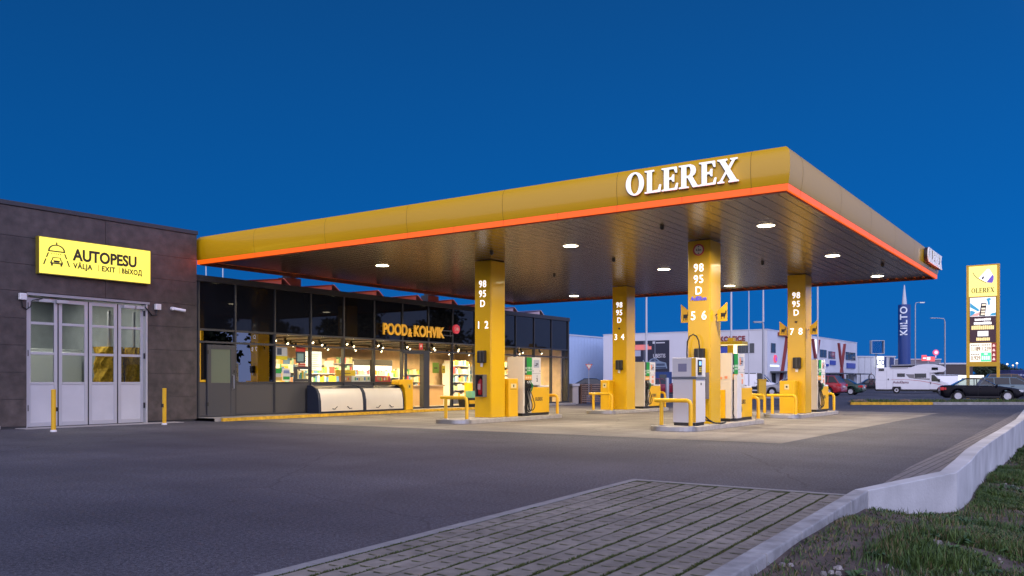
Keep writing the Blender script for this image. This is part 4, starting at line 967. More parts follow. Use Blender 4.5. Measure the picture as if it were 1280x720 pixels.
# sloping solar panels on the roof
for i in range(8):
    x0 = 18.6 + 2.40*i; t = thing('roof_panel', ('tilted solar panel on the shop roof, number %d row' % i), 'solar panel', (x0, 25.0, 4.57), 'tilted panels along the shop roof')
    t['label'] = 'one of the tilted panels in the row along the shop roof'
    mb = MB(); mb.add([(x0, 24.0, 4.60), (x0+1.75, 24.0, 4.84), (x0+1.75, 26.0, 4.84), (x0, 26.0, 4.60), (x0, 24.0, 4.64), (x0+1.75, 24.0, 4.88), (x0+1.75, 26.0, 4.88), (x0, 26.0, 4.64)], [(3,2,1,0), (4,5,6,7), (0,1,5,4), (1,2,6,5), (2,3,7,6), (3,0,4,7)])
    obj('panel', mb, mat('panel_plum', (.10, .03, .05), .35), t)
    mb = MB(); mb.add([(x0+1.78, 24.0, 4.86), (x0+2.15, 24.0, 4.58), (x0+2.15, 26.0, 4.58), (x0+1.78, 26.0, 4.86), (x0+1.80, 24.0, 4.89), (x0+2.19, 24.0, 4.60), (x0+2.19, 26.0, 4.60), (x0+1.80, 26.0, 4.89)], [(3,2,1,0), (4,5,6,7), (0,1,5,4), (1,2,6,5), (2,3,7,6), (3,0,4,7)])
    mb.add([(x0+.05, 24.02, 4.575), (x0+1.70, 24.02, 4.575), (x0+1.70, 24.02, 4.83), (x0+.05, 24.02, 4.60), (x0+.05, 24.04, 4.575), (x0+1.70, 24.04, 4.575), (x0+1.70, 24.04, 4.83), (x0+.05, 24.04, 4.60)], [(0,1,2,3), (7,6,5,4), (0,4,5,1), (1,5,6,2), (2,6,7,3), (3,7,4,0)])
    obj('wind_deflector', mb, mat('deflector_pale', (.55, .42, .42), .4), t)
# shop sign
t = thing('shop_sign', 'amber raised letters reading POOD&KOHVIK above the shop entrance', 'sign', (26.8, SY, 3.07))
mb = MB(); put_text(mb, 'POOD', (24.66, SY-.16, 3.08), RS, UP, .45, .05, .017, .80, 'LEFT', 1.0); put_text(mb, '&', (26.13, SY-.16, 3.05), RS, UP, .34, .05, .014, .74, 'LEFT'); put_text(mb, 'KOHVIK', (26.47, SY-.16, 3.08), RS, UP, .45, .05, .017, .85, 'LEFT', .98)
obj('lettering', mb, mat('amber_letters', (.62, .33, .02), .4, emit=(.9, .42, .02), es=.32), t)
mb = MB(); put_text(mb, 'POOD', (24.66, SY-.1585, 3.08), (1,0,0), UP, .46, .06, .036, .80, 'LEFT', .96) if False else None
mb.box(24.64, SY-.10, 3.18, 29.1, SY-.07, 3.22); mb.box(24.64, SY-.10, 3.38, 29.1, SY-.07, 3.42)
for x in (24.8, 26.4, 27.9, 29.0): mb.box(x, SY-.069, 3.15, x+.04, SY-.03, 3.44)
obj('rail', mb, M_dark, t)
t = thing('hours_badge', 'small round red badge beside the shop sign letters', 'sign', (29.35, SY, 3.4))
mb = MB(); mb.disc(29.34, 3.50, .20, (0, SY-.065, 0), RS, UP, 0, .10); bd = obj('badge', mb, mat('badge_red', (.5, .03, .05), .4, emit=(.7, .05, .07), es=.5), t)
mb = MB(); put_text(mb, '24h', (29.34, SY-.1655, 3.43), RS, UP, .15, .006, .003, .85); obj('lettering', mb, mat('badge_text', (.8, .6, .6), .5), bd)
# ------------------------------------------------------------------ goods inside
PAL = [mat('pack_%d' % i, c, .5) for i, c in enumerate([(.75, .72, .62), (.55, .06, .05), (.75, .45, .05), (.10, .33, .12), (.08, .20, .42), (.70, .62, .30), (.30, .55, .45), (.45, .25, .14)])]
def goods(mb, x0, x1, y0, y1, z, hmax, rnd, wmin=.08, wmax=.22):
    x = x0
    while x < x1 - .05:
        wd = rnd.uniform(wmin, wmax); h = hmax*rnd.uniform(.55, 1); mb.cur = rnd.choices(range(8), [5, 2, 3, 2, 2, 3, 3, 2])[0]
        mb.box(x, y0, z, min(x+wd-.008, x1), y1, z+h); x += wd
def shelf(label, x0, x1, y0, depth, zs, rnd, axis='X', top=.3):
    t = thing('shelf_unit', label, 'shelf', ((x0+x1)/2, y0+depth/2, PZ+.012))
    mb = MB(); mb.box(x0, y0+depth-.03, PZ+.013, x1, y0+depth, zs[-1]+.1)
    for x in (x0, x1-.03): mb.box(x, y0, PZ+.013, x+.03, y0+depth-.031, zs[-1]+.1)
    obj('frame', mb, M_white, t)
    for z in zs:
        mb = MB(); mb.box(x0+.031, y0, z-.025, x1-.031, y0+depth-.031, z); obj('shelf', mb, M_white, t)
    mb = MB()
    for i, z in enumerate(zs):
        h = (zs[i+1]-z-.06) if i+1 < len(zs) else top
        goods(mb, x0+.05, x1-.05, y0+.04, y0+depth-.08, z+.001, h, rnd)
    g = obj('shelf_goods', mb, PAL, loc=((x0+x1)/2, y0+.1, zs[0])); tag(g, label.replace('white shelf unit', 'packets and bottles on the white shelf unit'), 'goods', kind='stuff')
rg = random.Random(5)
shelf('white shelf unit of bottles behind the window left of the ice chests', 21.4, 22.9, 26.2, .5, (.4, .8, 1.2, 1.6), rg)
shelf('white shelf unit behind the window above the left ice chest', 23.0, 25.2, 26.0, .5, (.4, .8, 1.2, 1.55), rg)
shelf('white shelf unit behind the window above the right ice chest', 25.4, 26.6, 26.8, .5, (.4, .8, 1.2, 1.6, 2.0), rg)
shelf('white shelf unit seen through the open entrance', 27.3, 28.2, 25.6, .5, (.35, .7, 1.05, 1.4), rg)
shelf('white shelf unit along the back wall of the shop', 24.5, 29.2, 30.3, .5, (.4, .8, 1.2, 1.6, 2.0), rg)
shelf('white shelf unit deep in the right part of the shop', 31.5, 35.5, 30.3, .5, (.4, .8, 1.2, 1.6), rg)
rg2 = random.Random(31)
for i, (xa, ya, lb) in enumerate(((32.8, 26.4, 'white shelf unit of drinks inside, left one behind the pillar numbered 1 and 2'), (34.6, 27.6, 'white shelf unit of drinks inside, right one behind the pillar numbered 1 and 2'), (36.4, 26.2, 'white shelf unit nearest the right end of the shop'))):
    shelf(lb, xa, xa+1.5, ya, .55, (.4, .8, 1.2, 1.6, 2.0), rg2)
for i, (xa, lb) in enumerate(((29.4, 'left glowing drinks cooler added against the back wall of the shop'), (31.0, 'middle glowing drinks cooler added against the back wall of the shop'), (37.0, 'glowing drinks cooler added near the right end wall of the shop'))):
    t = thing('added_cooler', lb, 'cooler', (xa, 30.0, PZ+.013), 'added drinks coolers along the back wall')
    mb = MB(); mb.box(xa, 29.9, PZ+.013, xa+1.4, 30.28, 2.3); bx_ = obj('case', mb, M_dark, t)
    mb = MB(); mb.box(xa+.06, 29.88, .45, xa+1.34, 29.899, 2.0); obj('glow_panel', mb, em('cooler_glow', (1, .92, .78), .9), t)  # cooler and its glow are added to brighten the dim right bays
    mb = MB()
    for z in (.5, .85, 1.2, 1.55): goods(mb, xa+.08, xa+1.32, 29.80, 29.872, z, .26, rg2, .06, .10)
    tag(obj('cooler_drinks', mb, PAL, loc=(xa+.7, 29.84, .5)), lb.replace('drinks cooler', 'bottles of the drinks cooler').replace('glowing ', 'coloured '), 'drinks', kind='stuff')
t = thing('shop_counter', 'pale wooden counter inside behind the sliding door', 'counter', (30, 26.2, PZ))
mb = MB(); mb.box(28.9, 25.9, PZ+.013, 31.6, 26.6, 1.0); obj('base', mb, mat('counter_wood', (.55, .36, .18), .5), t)
mb = MB(); mb.box(28.85, 25.85, 1.001, 31.65, 26.65, 1.05); obj('top', mb, mat('counter_top', (.35, .3, .26), .4), t)
mb = MB(); mb.box(31.8, 24.3, PZ+.013, 32.5, 24.8, 1.15); tag(obj('display_stand', mb, M_yel, loc=(32, 24.5, .12), bevel=.01), 'yellow display stand inside the window near the pillar numbered 1 and 2', 'stand')
def poster(name, label, x0, x1, z0, z1, y, segs, m0, cat='poster', group='posters in the shop windows'):
    t = thing(name, label, cat, ((x0+x1)/2, y, z0), group)
    mb = MB(); mb.box(x0, y-.006, z0, x1, y, z1); p = obj('sheet', mb, m0, t)
    for (a, b_, c, d, m_) in segs:
        mb = MB(); mb.box(x0+(x1-x0)*a, y-.009, z0+(z1-z0)*b_, x0+(x1-x0)*c, y-.0065, z0+(z1-z0)*d); obj('print', mb, m_, p)

poster('poster', 'poster with a yellow lower band high in the window left of the serving hatch', 19.62, 20.12, 1.98, 2.42, SY+.06, [(0, 0, 1, .30, mat('poster_yellow', (.75, .6, .02), .5)), (.1, .38, .5, .9, mat('poster_navy', (.04, .06, .12), .5))], mat('poster_pale', (.5, .5, .55), .5))
poster('poster', 'dark poster with a red top above the serving hatch', 20.50, 20.94, 1.88, 2.44, SY+.06, [(0, .72, 1, 1, mat('poster_red', (.6, .05, .03), .5)), (.15, .1, .8, .6, mat('poster_teal', (.25, .38, .38), .5))], mat('poster_dark', (.04, .04, .05), .5))
poster('poster', 'small red poster just above the serving hatch', 20.62, 20.94, 1.72, 1.87, SY+.06, [(.1, .4, .9, .6, mat('poster_cream', (.7, .6, .45), .5))], mat('poster_red2', (.62, .07, .03), .5))
poster('poster', 'green topped poster low in the window left of the serving hatch', 19.60, 19.86, 1.25, 1.68, SY+.06, [(0, .6, 1, 1, mat('poster_green', (.02, .36, .06), .5)), (0, 0, 1, .3, mat('poster_ochre', (.5, .36, .1), .5))], MATS['poster_pale'])
poster('poster', 'white poster low in the window left of the serving hatch', 19.90, 20.26, 1.25, 1.68, SY+.06, [(.15, .6, .85, .85, mat('poster_blue', (.2, .25, .5), .5)), (.1, .1, .9, .35, MATS['poster_green'])], mat('poster_white', (.7, .7, .7), .5))
t = thing('serving_hatch', 'small framed serving hatch in the dark glass front', 'hatch', (20.7, SY, 1.22))
mb = MB()
for q in ((20.36, 1.22, 20.50, 1.75), (21.02, 1.22, 21.08, 1.75), (20.50, 1.22, 21.02, 1.32), (20.50, 1.66, 21.02, 1.75)): mb.box(q[0], SY-.035, q[1], q[2], SY+.004, q[3])
obj('frame', mb, M_frm, t)
mb = MB(); rr = random.Random(2)
for i in range(7):
    mb.cur = rr.randrange(8); mb.box(20.51+.07*i, SY+.05, 1.325, 20.57+.07*i, SY+.10, 1.42+rr.random()*.2)
tag(obj('hatch_goods', mb, PAL, loc=(20.7, SY+.07, 1.33)), 'coloured packets standing inside the serving hatch', 'goods', kind='stuff')
for i, (x0, x1) in enumerate(((21.65, 22.15), (22.20, 22.75))):
    t = thing('menu_board', ('narrow' if i == 0 else 'wide') + ' lit white menu board hanging inside the shop', 'menu board', (x0, 24.6, 1.5), 'lit menu boards')
    mb = MB(); mb.box(x0, 24.62, 1.62, x1, 24.68, 2.38); obj('frame', mb, M_black, t)
    mb = MB(); mb.box(x0+.02, 24.612, 1.64, x1-.02, 24.6195, 2.36); f_ = obj('screen', mb, em('menu_lit', (1, .95, .72), 1.25), t)
    mb = MB(); rr = random.Random(i)
    for k in range(8): mb.box(x0+.06, 24.608, 1.70+.075*k, x0+.06+(x1-x0-.14)*rr.uniform(.4, 1), 24.611, 1.72+.075*k)
    obj('print', mb, mat('menu_print', (.5, .42, .2), .6), f_)
for lb, x0, x1, z0, z1, y, m_ in (('yellow price placard inside above the left ice chest', 22.85, 23.9, 1.42, 1.66, 24.0, mat('placard_yellow', (.75, .55, .03), .5)),
        ('green notice on the glass of the sliding door', 28.0, 28.42, 1.58, 2.02, SY+.10, mat('notice_green', (.22, .34, .02), .5)), ('small yellow notice right of the green one', 28.62, 28.84, 1.58, 1.90, SY+.10, mat('notice_yellow', (.75, .52, .02), .5)),
        ('red and white notice in the transom above the entrance', 27.0, 27.24, 2.54, 2.80, SY-.02, mat('notice_red', (.65, .06, .05), .5))):
    t = thing('notice', lb, 'notice', (x0, y, z0), 'notices in the shop front')
    mb = MB(); mb.box(x0, y-.008, z0, x1, y, z1); s_ = obj('sheet', mb, m_, t)
    mb = MB(); cxx = (x0+x1)/2; hh = (z1-z0); mb.box(cxx-(x1-x0)*.25, y-.011, z0+hh*.42, cxx+(x1-x0)*.25, y-.0085, z0+hh*.55)
    if 'red' in lb: mb.box(cxx-.03, y-.011, z0+hh*.56, cxx+.03, y-.0085, z0+hh*.8)
    obj('print', mb, mat('notice_print', (.12, .08, .02), .6) if 'red' not in lb else M_white, s_)
for i, (x0, x1, lb, ci) in enumerate(((22.80, 23.25, 'brown promotional box on the sill above the left ice chest', 7), (23.30, 24.30, 'long white promotional box on the sill above the left ice chest', 0), (24.62, 25.42, 'dark red promotional box on the sill above the right ice chest', 1))):
    t = thing('promo_box', lb, 'box', (x0, SY+.2, 1.19), 'boxes on the window sill')
    mb = MB(); mb.box(x0, SY+.12, 1.18, x1, SY+.30, 1.44); bx_ = obj('carton', mb, PAL[ci], t)
    mb = MB(); rr = random.Random(i+9)
    for k in range(9):
        mb.cur = rr.randrange(8); aa = x0+.04+(x1-x0-.1)*k/9; mb.box(aa, SY+.117, 1.24+rr.random()*.05, aa+(x1-x0)/12, SY+.1195, 1.36+rr.random()*.05)
    obj('print', mb, PAL, bx_)
mb = MB(); mb.box(19.6, SY+.11, 1.08, 26.0, SY+.40, 1.179); tag(obj('window_sill', mb, M_frm, loc=(22.8, SY+.2, 1.1)), 'dark sill shelf inside the shop windows', 'shelf')
# ------------------------------------------------------------------ things on the pavement before the shop
M_lid = mat('chest_lid', (.66, .62, .54), .35, var=.05, vscale=1.2); M_navy = mat('chest_navy', (.014, .022, .045), .35)
def chest(label, x0, x1):
    t = thing('ice_chest', label, 'freezer', ((x0+x1)/2, 23.05, PZ), 'curved chests before the shop window')
    pr = [(22.72, PZ+.01), (22.72, .30), (22.735, .55), (22.79, .80), (22.90, .97), (23.08, 1.07), (23.32, 1.08), (23.32, PZ+.01)]
    def side(xa, xb, d): 
        m_ = MB(); m_.loft([[(x, y-d if y < 23.3 else y+d*.2, z+(d if z > .4 else 0)) for y, z in pr] for x in (xa, xb)]); return m_
    obj('end_panel', side(x0, x0+.10, .012), M_navy, t, bevel=.01); obj('end_panel', side(x1-.05, x1, .012), M_navy, t, bevel=.01)
    mb = side(x0+.101, x1-.051, -.008); obj('body', mb, M_navy, t)
    mb = MB(); n = len(pr)-2; P_ = pr[1:6]
    q = [(22.715, .165), (22.715, .30), (22.728, .55), (22.782, .80), (22.89, .965)]
    vs = [(x, y-.004, z+.002) for x in (x0+.11, x1-.06) for y, z in q] ; mb.add(vs, [(i, 5+i, 6+i, i+1) for i in range(4)])
    obj('lid', mb, M_lid, t, smooth=True)
    mb = MB(); mb.box(x0+.101, 22.70, PZ+.012, x1-.051, 22.71, .16); mb.box(x0+.3, 22.87, .985, x0+.75, 22.90, 1.0); obj('trim', mb, M_navy, t)
    mb = MB(); cx = (x0+x1)/2
    for s_ in (-1, 1): mb.tube([(cx+s_*.48, 22.70, .25), (cx+s_*.36, 22.695, .24), (cx+s_*.28, 22.695, .31), (cx+s_*.24, 22.70, .32)], .014, 6)
    obj('grip', mb, M_black, t)
chest('curved dark blue chest with cream lid, the one with its left end panel showing', 20.85, 23.08)
chest('curved dark blue chest with cream lid beside the yellow stand', 23.09, 25.28)
t = thing('service_stand', 'yellow hooked service stand beside the right ice chest', 'stand', (25.6, 22.95, PZ))
mb = MB(); mb.poly([(25.02, 1.10), (25.02, 1.24), (25.10, 1.30), (25.85, 1.30), (25.85, PZ), (25.42, PZ), (25.42, .62), (25.36, .95), (25.22, 1.10)], (0, 23.14, 0), RS, UP, 0, .40); bdd = obj('body', mb, M_yel, t, bevel=.02)
mb = MB(); mb.box(25.52, 22.734, .93, 25.74, 22.739, 1.12); st_ = obj('sticker', mb, mat('sticker_ochre', (.6, .42, .08), .5), t)
mb = MB(); mb.box(25.6, 22.731, .98, 25.66, 22.7335, 1.07); obj('pictogram', mb, M_black, st_)
t = thing('display_trough', 'black display trough with yellow labels below the shop window', 'trough', (31, 23.1, PZ))
mb = MB()
mb.add([(29.6, 22.98, PZ), (32.2, 22.98, PZ), (32.2, 23.36, PZ), (29.6, 23.36, PZ), (29.5, 22.93, .50), (32.3, 22.93, .50), (32.3, 23.38, .50), (29.5, 23.38, .50)], [(3,2,1,0), (4,5,6,7), (0,1,5,4), (1,2,6,5), (2,3,7,6), (3,0,4,7)])
tb = obj('tub', mb, M_black, t)
for x in (29.75, 31.5):
    mb = MB(); mb.box(x, 22.90, .24, x+.5, 22.935, .40)
    obj('label_plate', mb, M_yel, t)
for lb, x0, x1, cc in (('pale green crate standing on the black trough', 30.0, 31.0, (.22, .55, .33)), ('white bags lying on the right of the black trough', 31.2, 32.2, (.6, .62, .62))):
    mb = MB(); mb.box(x0, 22.98, .501, x1, 23.34, .80 if 'crate' in lb else .66)
    if 'crate' in lb:
        for k in range(4): mb.box(x0+.06+.24*k, 22.972, .56, x0+.2+.24*k, 22.979, .72)
    tag(obj('crate' if 'crate' in lb else 'bag', mb, mat('green_crate' if 'crate' in lb else 'white_bag', cc, .5), bevel=.04, loc=((x0+x1)/2, 23.1, .5)), lb, 'crate' if 'crate' in lb else 'bag')
# ------------------------------------------------------------------ far kerbed islands, posts and poles
def far_island(name, pa, pb, d0, d1, ykerb, lblg):
    a0, a1, b0, b1 = at(pa, d0), at(pa, d1), at(pb, d0), at(pb, d1)
    mb = MB(); n = max(2, int((Vector(b0)-Vector(a0)).length))
    A, B = Vector(a0), Vector(b0); dr_ = (B-A)/n; nr = Vector((-dr_.y, dr_.x)).normalized()
    for i in range(n):
        p, q_ = A + dr_*i, A + dr_*(i+1-.01)
        mb.cur = 0 if (ykerb and (i+.5)/n < ykerb) else 1
        mb.add([(p.x, p.y, 0), (q_.x, q_.y, 0), (q_.x+nr.x*.16, q_.y+nr.y*.16, 0), (p.x+nr.x*.16, p.y+nr.y*.16, 0), (p.x, p.y, .14), (q_.x, q_.y, .14), (q_.x+nr.x*.16, q_.y+nr.y*.16, .14), (p.x+nr.x*.16, p.y+nr.y*.16, .14)],
               [(4,5,6,7), (0,1,5,4), (1,2,6,5), (2,3,7,6), (3,0,4,7)])
    struct('kerb', mb, [MATS['kerb_yellow'], MATS['kerb_stone']])
    mb = MB(); pts = [a0, b0, b1, a1]
    mb.add([(x, y, 0) for x, y in pts] + [(x+nr.x*.17*(i < 2), y+nr.y*.17*(i < 2), .12) for i, (x, y) in enumerate(pts)], [(4,5,6,7), (1,2,6,5), (2,3,7,6), (3,0,4,7)])
    struct('verge', mb, mat('verge_soil', (.05, .055, .022), .95, var=.4, vscale=3))
    mb = MB(); rv = random.Random(len(lblg)); 
    for _ in range(5200):
        f, g_ = rv.random(), rv.random()**1.6*.95+.03; p = (A + (B-A)*f) + (Vector(a1)-A)*g_
        if vnoise(p.x*.8, p.y*.8) < .3: continue
        blade(mb, p.x, p.y, .12, rv.uniform(.04, .16), .012, .05, rv.uniform(0, 6.3), rv.choices([0,1,2,3], [4,3,3,1.5])[0])
    tag(obj('verge_grass', mb, GR), lblg, 'grass', kind='stuff')
far_island('verge', 1064, 1345, 44.6, 49.5, .40, 'grass strip behind the half yellow kerb in front of the black sedan')
far_island('verge', 930, 990, 60.5, 65, 0, 'small grass strip at the foot of the lamp post behind the pumps')
for px_, w_, lb in ((1073.5, .55, 'small brown mound of earth at the left end of the kerbed grass strip'), (1131, .5, 'small brown mound of earth in the middle of the kerbed grass strip')):
    x, y = at(px_, 45.8); mb = MB(); rings = []; rv = random.Random(int(px_))
    for rr_, h in ((1, .12), (.8, .19), (.5, .25), (.1, .28)): rings.append([(x+math.cos(i*.449)*w_*rr_*rv.uniform(.85, 1.15), y+math.sin(i*.449)*w_*rr_*rv.uniform(.85, 1.15), h) for i in range(14)])
    mb.loft(rings); tag(obj('earth_mound', mb, mat('mound_soil', (.16, .11, .07), .95, var=.4, vscale=6), loc=(x, y, .12)), lb, 'mound')
M_pole = mat('flagpole_white', (.62, .62, .64), .4)
for px_, d, h, lb in ((808, 61, 8.6, 'white flagpole right behind the dispenser of pillar 3 and 4'), (862, 60, 8.6, 'white flagpole just left of the pillar numbered 5 and 6'),
                      (914, 60, 8.6, 'white flagpole just right of the pillar numbered 5 and 6'), (936, 66, 9.0, 'thinnest flagpole, between two others behind the pumps'), (1022, 62, 8.6, 'white flagpole right of the pillar numbered 7 and 8')):
    x, y = at(px_, d); t = thing('flagpole', lb, 'flagpole', (x, y, 0), 'white flagpoles behind the canopy')
    mb = MB(); mb.tube([(x, y, 0), (x, y, h)], [.085 if '3 and 4' in lb or 'just' in lb else .055, .06 if 'thinnest' not in lb else .035], 10); obj('pole', mb, M_pole, t, smooth=True)
    mb = MB(); mb.lathe([(.16, 0), (.16, .06), (.09, .08)], (x, y, 0), n=12); obj('foot', mb, M_galv, t)
    mb = MB(); mb.lathe([(0, 0), (.09, .05), (.0, .14)], (x, y, h), n=12); obj('knob', mb, M_pole, t)
def street_lamp(label, px_, d, h, arm, thick=.07, arm2=None, lit=False):
    x, y = at(px_, d); t = thing('street_lamp', label, 'street lamp', (x, y, 0), 'tall street lamps')
    mb = MB(); mb.tube([(x, y, 0), (x, y, h-.4), (x+arm*.12*UX, y+arm*.12*VX, h-.08), (x+arm*UX, y+arm*VX, h)], [thick*1.3, thick, thick*.8, thick*.7], 8)
    if arm2: mb.tube([(x, y, h-.25), (x+arm2*UX, y+arm2*VX, h-.15)], thick*.7, 8)
    obj('pole', mb, M_galv, t, smooth=True)
    for a in ([arm] + ([arm2] if arm2 else [])):
        s = 1 if a > 0 else -1; c = (x+(a+s*.3)*UX, y+(a+s*.3)*VX, h if a == arm else h-.15)
        mb = MB(); mb.rbox(c, (.62, .22, .09), R(-55.2)); hd_ = obj('lamp_head', mb, mat('lamp_head', (.35, .36, .38), .4), t, bevel=.03)
        mb = MB(); mb.rbox((c[0], c[1], c[2]-.055), (.5, .17, .02), R(-55.2)); obj('diffuser', mb, mat('lamp_glow', (1, 1, 1), .4, emit=(1, .97, .9), es=1.2) if lit else mat('lamp_unlit', (.6, .6, .62), .3), hd_)
street_lamp('street lamp mast behind the pumps of pillar 5 and 6, a small head halfway', 954, 62, 5.5, -.12, .075)
x, y = at(954, 62); mb = MB(); mb.tube([(x, y, 5.5), (x, y, 9.0)], [.07, .04], 8); 
obj('mast', mb, M_pole, [o for o in bpy.data.objects if o.get('label', '').startswith('street lamp mast')][0])
street_lamp('street lamp right of the dark blue tower, its head lit', 1144, 100, 10.4, .5, .06, lit=True)
street_lamp('street lamp with an arm to the left, between tower and price sign', 1181, 95, 8.2, -1.0, .07)
for px_, lb, d, h in ((257.5, 'thin pole seen through the gap above the left end of the shop roof', 80, 12.2), (278.5, 'thin pole right of another one in the gap above the shop roof', 80, 12.0)):
    x, y = at(px_, d); t = thing('pole', lb, 'pole', (x, y, 0), 'thin poles behind the shop roof')
    mb = MB(); mb.tube([(x, y, 0), (x, y, h)], [.09, .05], 8); obj('shaft', mb, M_pole, t)
    mb = MB(); mb.lathe([(0, 0), (.07, .04), (0, .1)], (x, y, h), n=10); obj('knob', mb, M_pole, t)
# give-way sign, parking sign, grey post, yellow posts
fwd = (UY, VY); Rv = (UX, VX, 0)               # signs below face the forecourt
x, y = at(736, 63); t = thing('give_way_sign', 'red edged triangular give-way sign on a thin pole by the pale blue wall', 'sign', (x, y, 0))
mb = MB(); mb.tube([(x, y, 0), (x, y, 2.6)], .03, 8); obj('pole', mb, M_galv, t)
mb = MB(); mb.poly([(-.27, .23), (.27, .23), (0, -.23)], (x, y, 2.25), Rv, UP, .035, .055); pl = obj('plate', mb, mat('sign_red', (.55, .03, .03), .4), t)
mb = MB(); mb.poly([(-.19, .185), (.19, .185), (0, -.14)], (x, y, 2.25), Rv, UP, .0555, .06); obj('face', mb, mat('sign_cream', (.72, .66, .5), .5), pl)
x, y = at(804, 60.3); t = thing('parking_sign', 'blue parking sign with a white P in front of the flagpole', 'sign', (x, y, 0))
mb = MB(); mb.tube([(x, y, 0), (x, y, 2.7)], .03, 8); obj('pole', mb, M_galv, t)
mb = MB(); mb.rect(-.19, 1.92, .19, 2.55, (x, y, 0), Rv, UP, .035, .055); pl = obj('plate', mb, mat('sign_blue', (.01, .04, .25), .4), t)
n_ = Vector(Rv).cross(Vector(UP)); mb = MB(); put_text(mb, 'P', Vector((x, y, 2.08)) + n_*.0555, Rv, UP, .34, .005, .004); obj('lettering', mb, M_white, pl)
x, y = at(834, 52); t = thing('guard_post', 'grey guard post left of the grey pump', 'post', (x, y, 0))
mb = MB(); mb.lathe([(.11, 0), (.11, 1.40), (.09, 1.43), (0, 1.435)], (x, y, 0), n=16); obj('post', mb, M_galv, t, smooth=True)
mb = MB(); mb.lathe([(.17, 0), (.17, .03), (.115, .035)], (x, y, 0), n=16); obj('foot', mb, M_galv, t)
for px_, d, lb in ((952.0, 57, 'yellow service cabinet at the foot of the street lamp mast'),):
    x, y = at(px_, d); t = thing('service_cabinet', lb, 'cabinet', (x, y, 0)); ca = R(-55.2)
    mb = MB(); mb.rbox((x, y, .66), (.50, .40, 1.30), ca); obj('body', mb, M_yel, t, bevel=.02)
    mb = MB(); mb.rbox((x, y, 1.335), (.56, .46, .05), ca); obj('cap', mb, M_yel, t)
# small T-shaped service canopy behind the pumps
x, y = at(914.5, 47); t = thing('service_canopy', 'small yellow T-shaped canopy with a lit panel behind the dispenser of pillar 5 and 6', 'canopy', (x, y, 0))
mb = MB(); mb.box(x-.20, y-.17, 0, x+.20, y+.17, 3.60); po = obj('post', mb, M_yelg, t, bevel=.02)
mb = MB(); mb.box(x-.45, y-.75, 3.22, x+.45, y+.70, 3.40); obj('arm', mb, M_yelg, t, bevel=.02)
mb = MB(); mb.box(x-.18, y-.30, 1.7, x+.02, y-.175, 3.19); obj('lit_panel', mb, mat('lit_cream', (1, 1, .8), .4, emit=(1, .88, .42), es=2.2), t)
mb = MB(); mb.box(x-.44, y-.74, 3.20, x+.44, y+.69, 3.218); obj('lamp_strip', mb, mat('lit_cream2', (1, 1, .8), .4, emit=(1, .8, .3), es=1.2), t)
x, y = at(903, 50); t = thing('blue_board', 'small blue board beside the T-shaped yellow canopy', 'sign', (x, y, 0))
mb = MB(); mb.tube([(x, y, 0), (x, y, 3.1)], .03, 8); obj('pole', mb, M_galv, t)
mb = MB(); mb.rect(-.14, 2.75, .26, 3.2, (x, y, 0), Rv, UP, .032, .06); obj('plate', mb, mat('board_blue', (.02, .06, .4), .4), t)
# ------------------------------------------------------------------ office building with the red zigzag, and the car showroom
M_off = mat('office_white', (.72, .72, .74), .6, var=.04, vscale=.3, stain=.06, sscale=.15)
M_win = mat('office_window', (.03, .04, .045), .06, spec=.6)
M_zig = mat('zigzag_red', (.26, .035, .03), .5)
OX, OY, OZ = 118.91, 39.12, 8.52
of = thing('office_building', 'pale two-storey office building with red V-shaped bars on its side', 'building', (OX+10, OY+4, 0))
mb = MB(); mb.box(OX, OY, 0, OX+52.2, OY+8.6, OZ-.14); obj('wall', mb, M_off, of)
mb = MB(); mb.box(OX-.05, OY-.05, OZ-.139, OX+52.25, OY+8.65, OZ); obj('roof', mb, mat('coping', (.60, .60, .62), .5), of)
def win(par, o, r_, a0, z0, a1, z1, nm=2):
    mb = MB(); mb.rect(a0, z0, a1, z1, o, r_, UP, .004, .03); w_ = obj('window', mb, M_win, par)
    mb = MB()
    for k in range(nm+1): x = a0+(a1-a0)*k/nm; mb.rect(x-.04, z0, x+.04, z1, o, r_, UP, .031, .06)
    mb.rect(a0-.04, z0-.06, a1+.04, z0-.001, o, r_, UP, .031, .07); obj('frame', mb, mat('frame_grey', (.12, .12, .13), .5), w_); return w_
of_f = (OX, 0, 0); of_s = (0, OY, 0)
win(of, of_f, RF, -45.9, 5.25, -41.0, 6.55, 8)
mb = MB(); put_text(mb, 'KOFFICE', (OX-.06, 44.15, 6.95), RF, UP, .70, .12, .02, .98, 'CENTER', 1.05); obj('lettering', mb, mat('letters_red', (.30, .02, .03), .5), of)
mb = MB(); put_text(mb, 'auto', (OX-.06, 48.25, 6.95), RF, UP, .62, .10, .015, .9, 'RIGHT'); obj('lettering', mb, mat('letters_red_lit', (.5, .05, .06), .5, emit=(.9, .08, .10), es=.7), of)
for a0, z0, a1, z1 in ((4.2, 5.1, 5.6, 6.6), (36.0, 4.9, 41.0, 6.5), (42.5, 4.95, 46.5, 6.5)):
    pass
win(of, of_s, RS, OX+1.6, 5.3, OX+3.5, 6.6, 1)
win(of, of_s, RS, OX+26.6, 5.2, OX+30.6, 6.45, 2); win(of, of_s, RS, OX+31.9, 5.1, OX+36.2, 6.3, 2); win(of, of_s, RS, OX+43.6, 5.1, OX+50.8, 6.5, 3)
win(of, of_s, RS, OX+1.9, .05, OX+3.6, 2.3, 1); win(of, of_s, RS, OX+44, .05, OX+49.5, 2.4, 2); win(of, of_s, RS, OX+28.5, .05, OX+33, 2.4, 2)
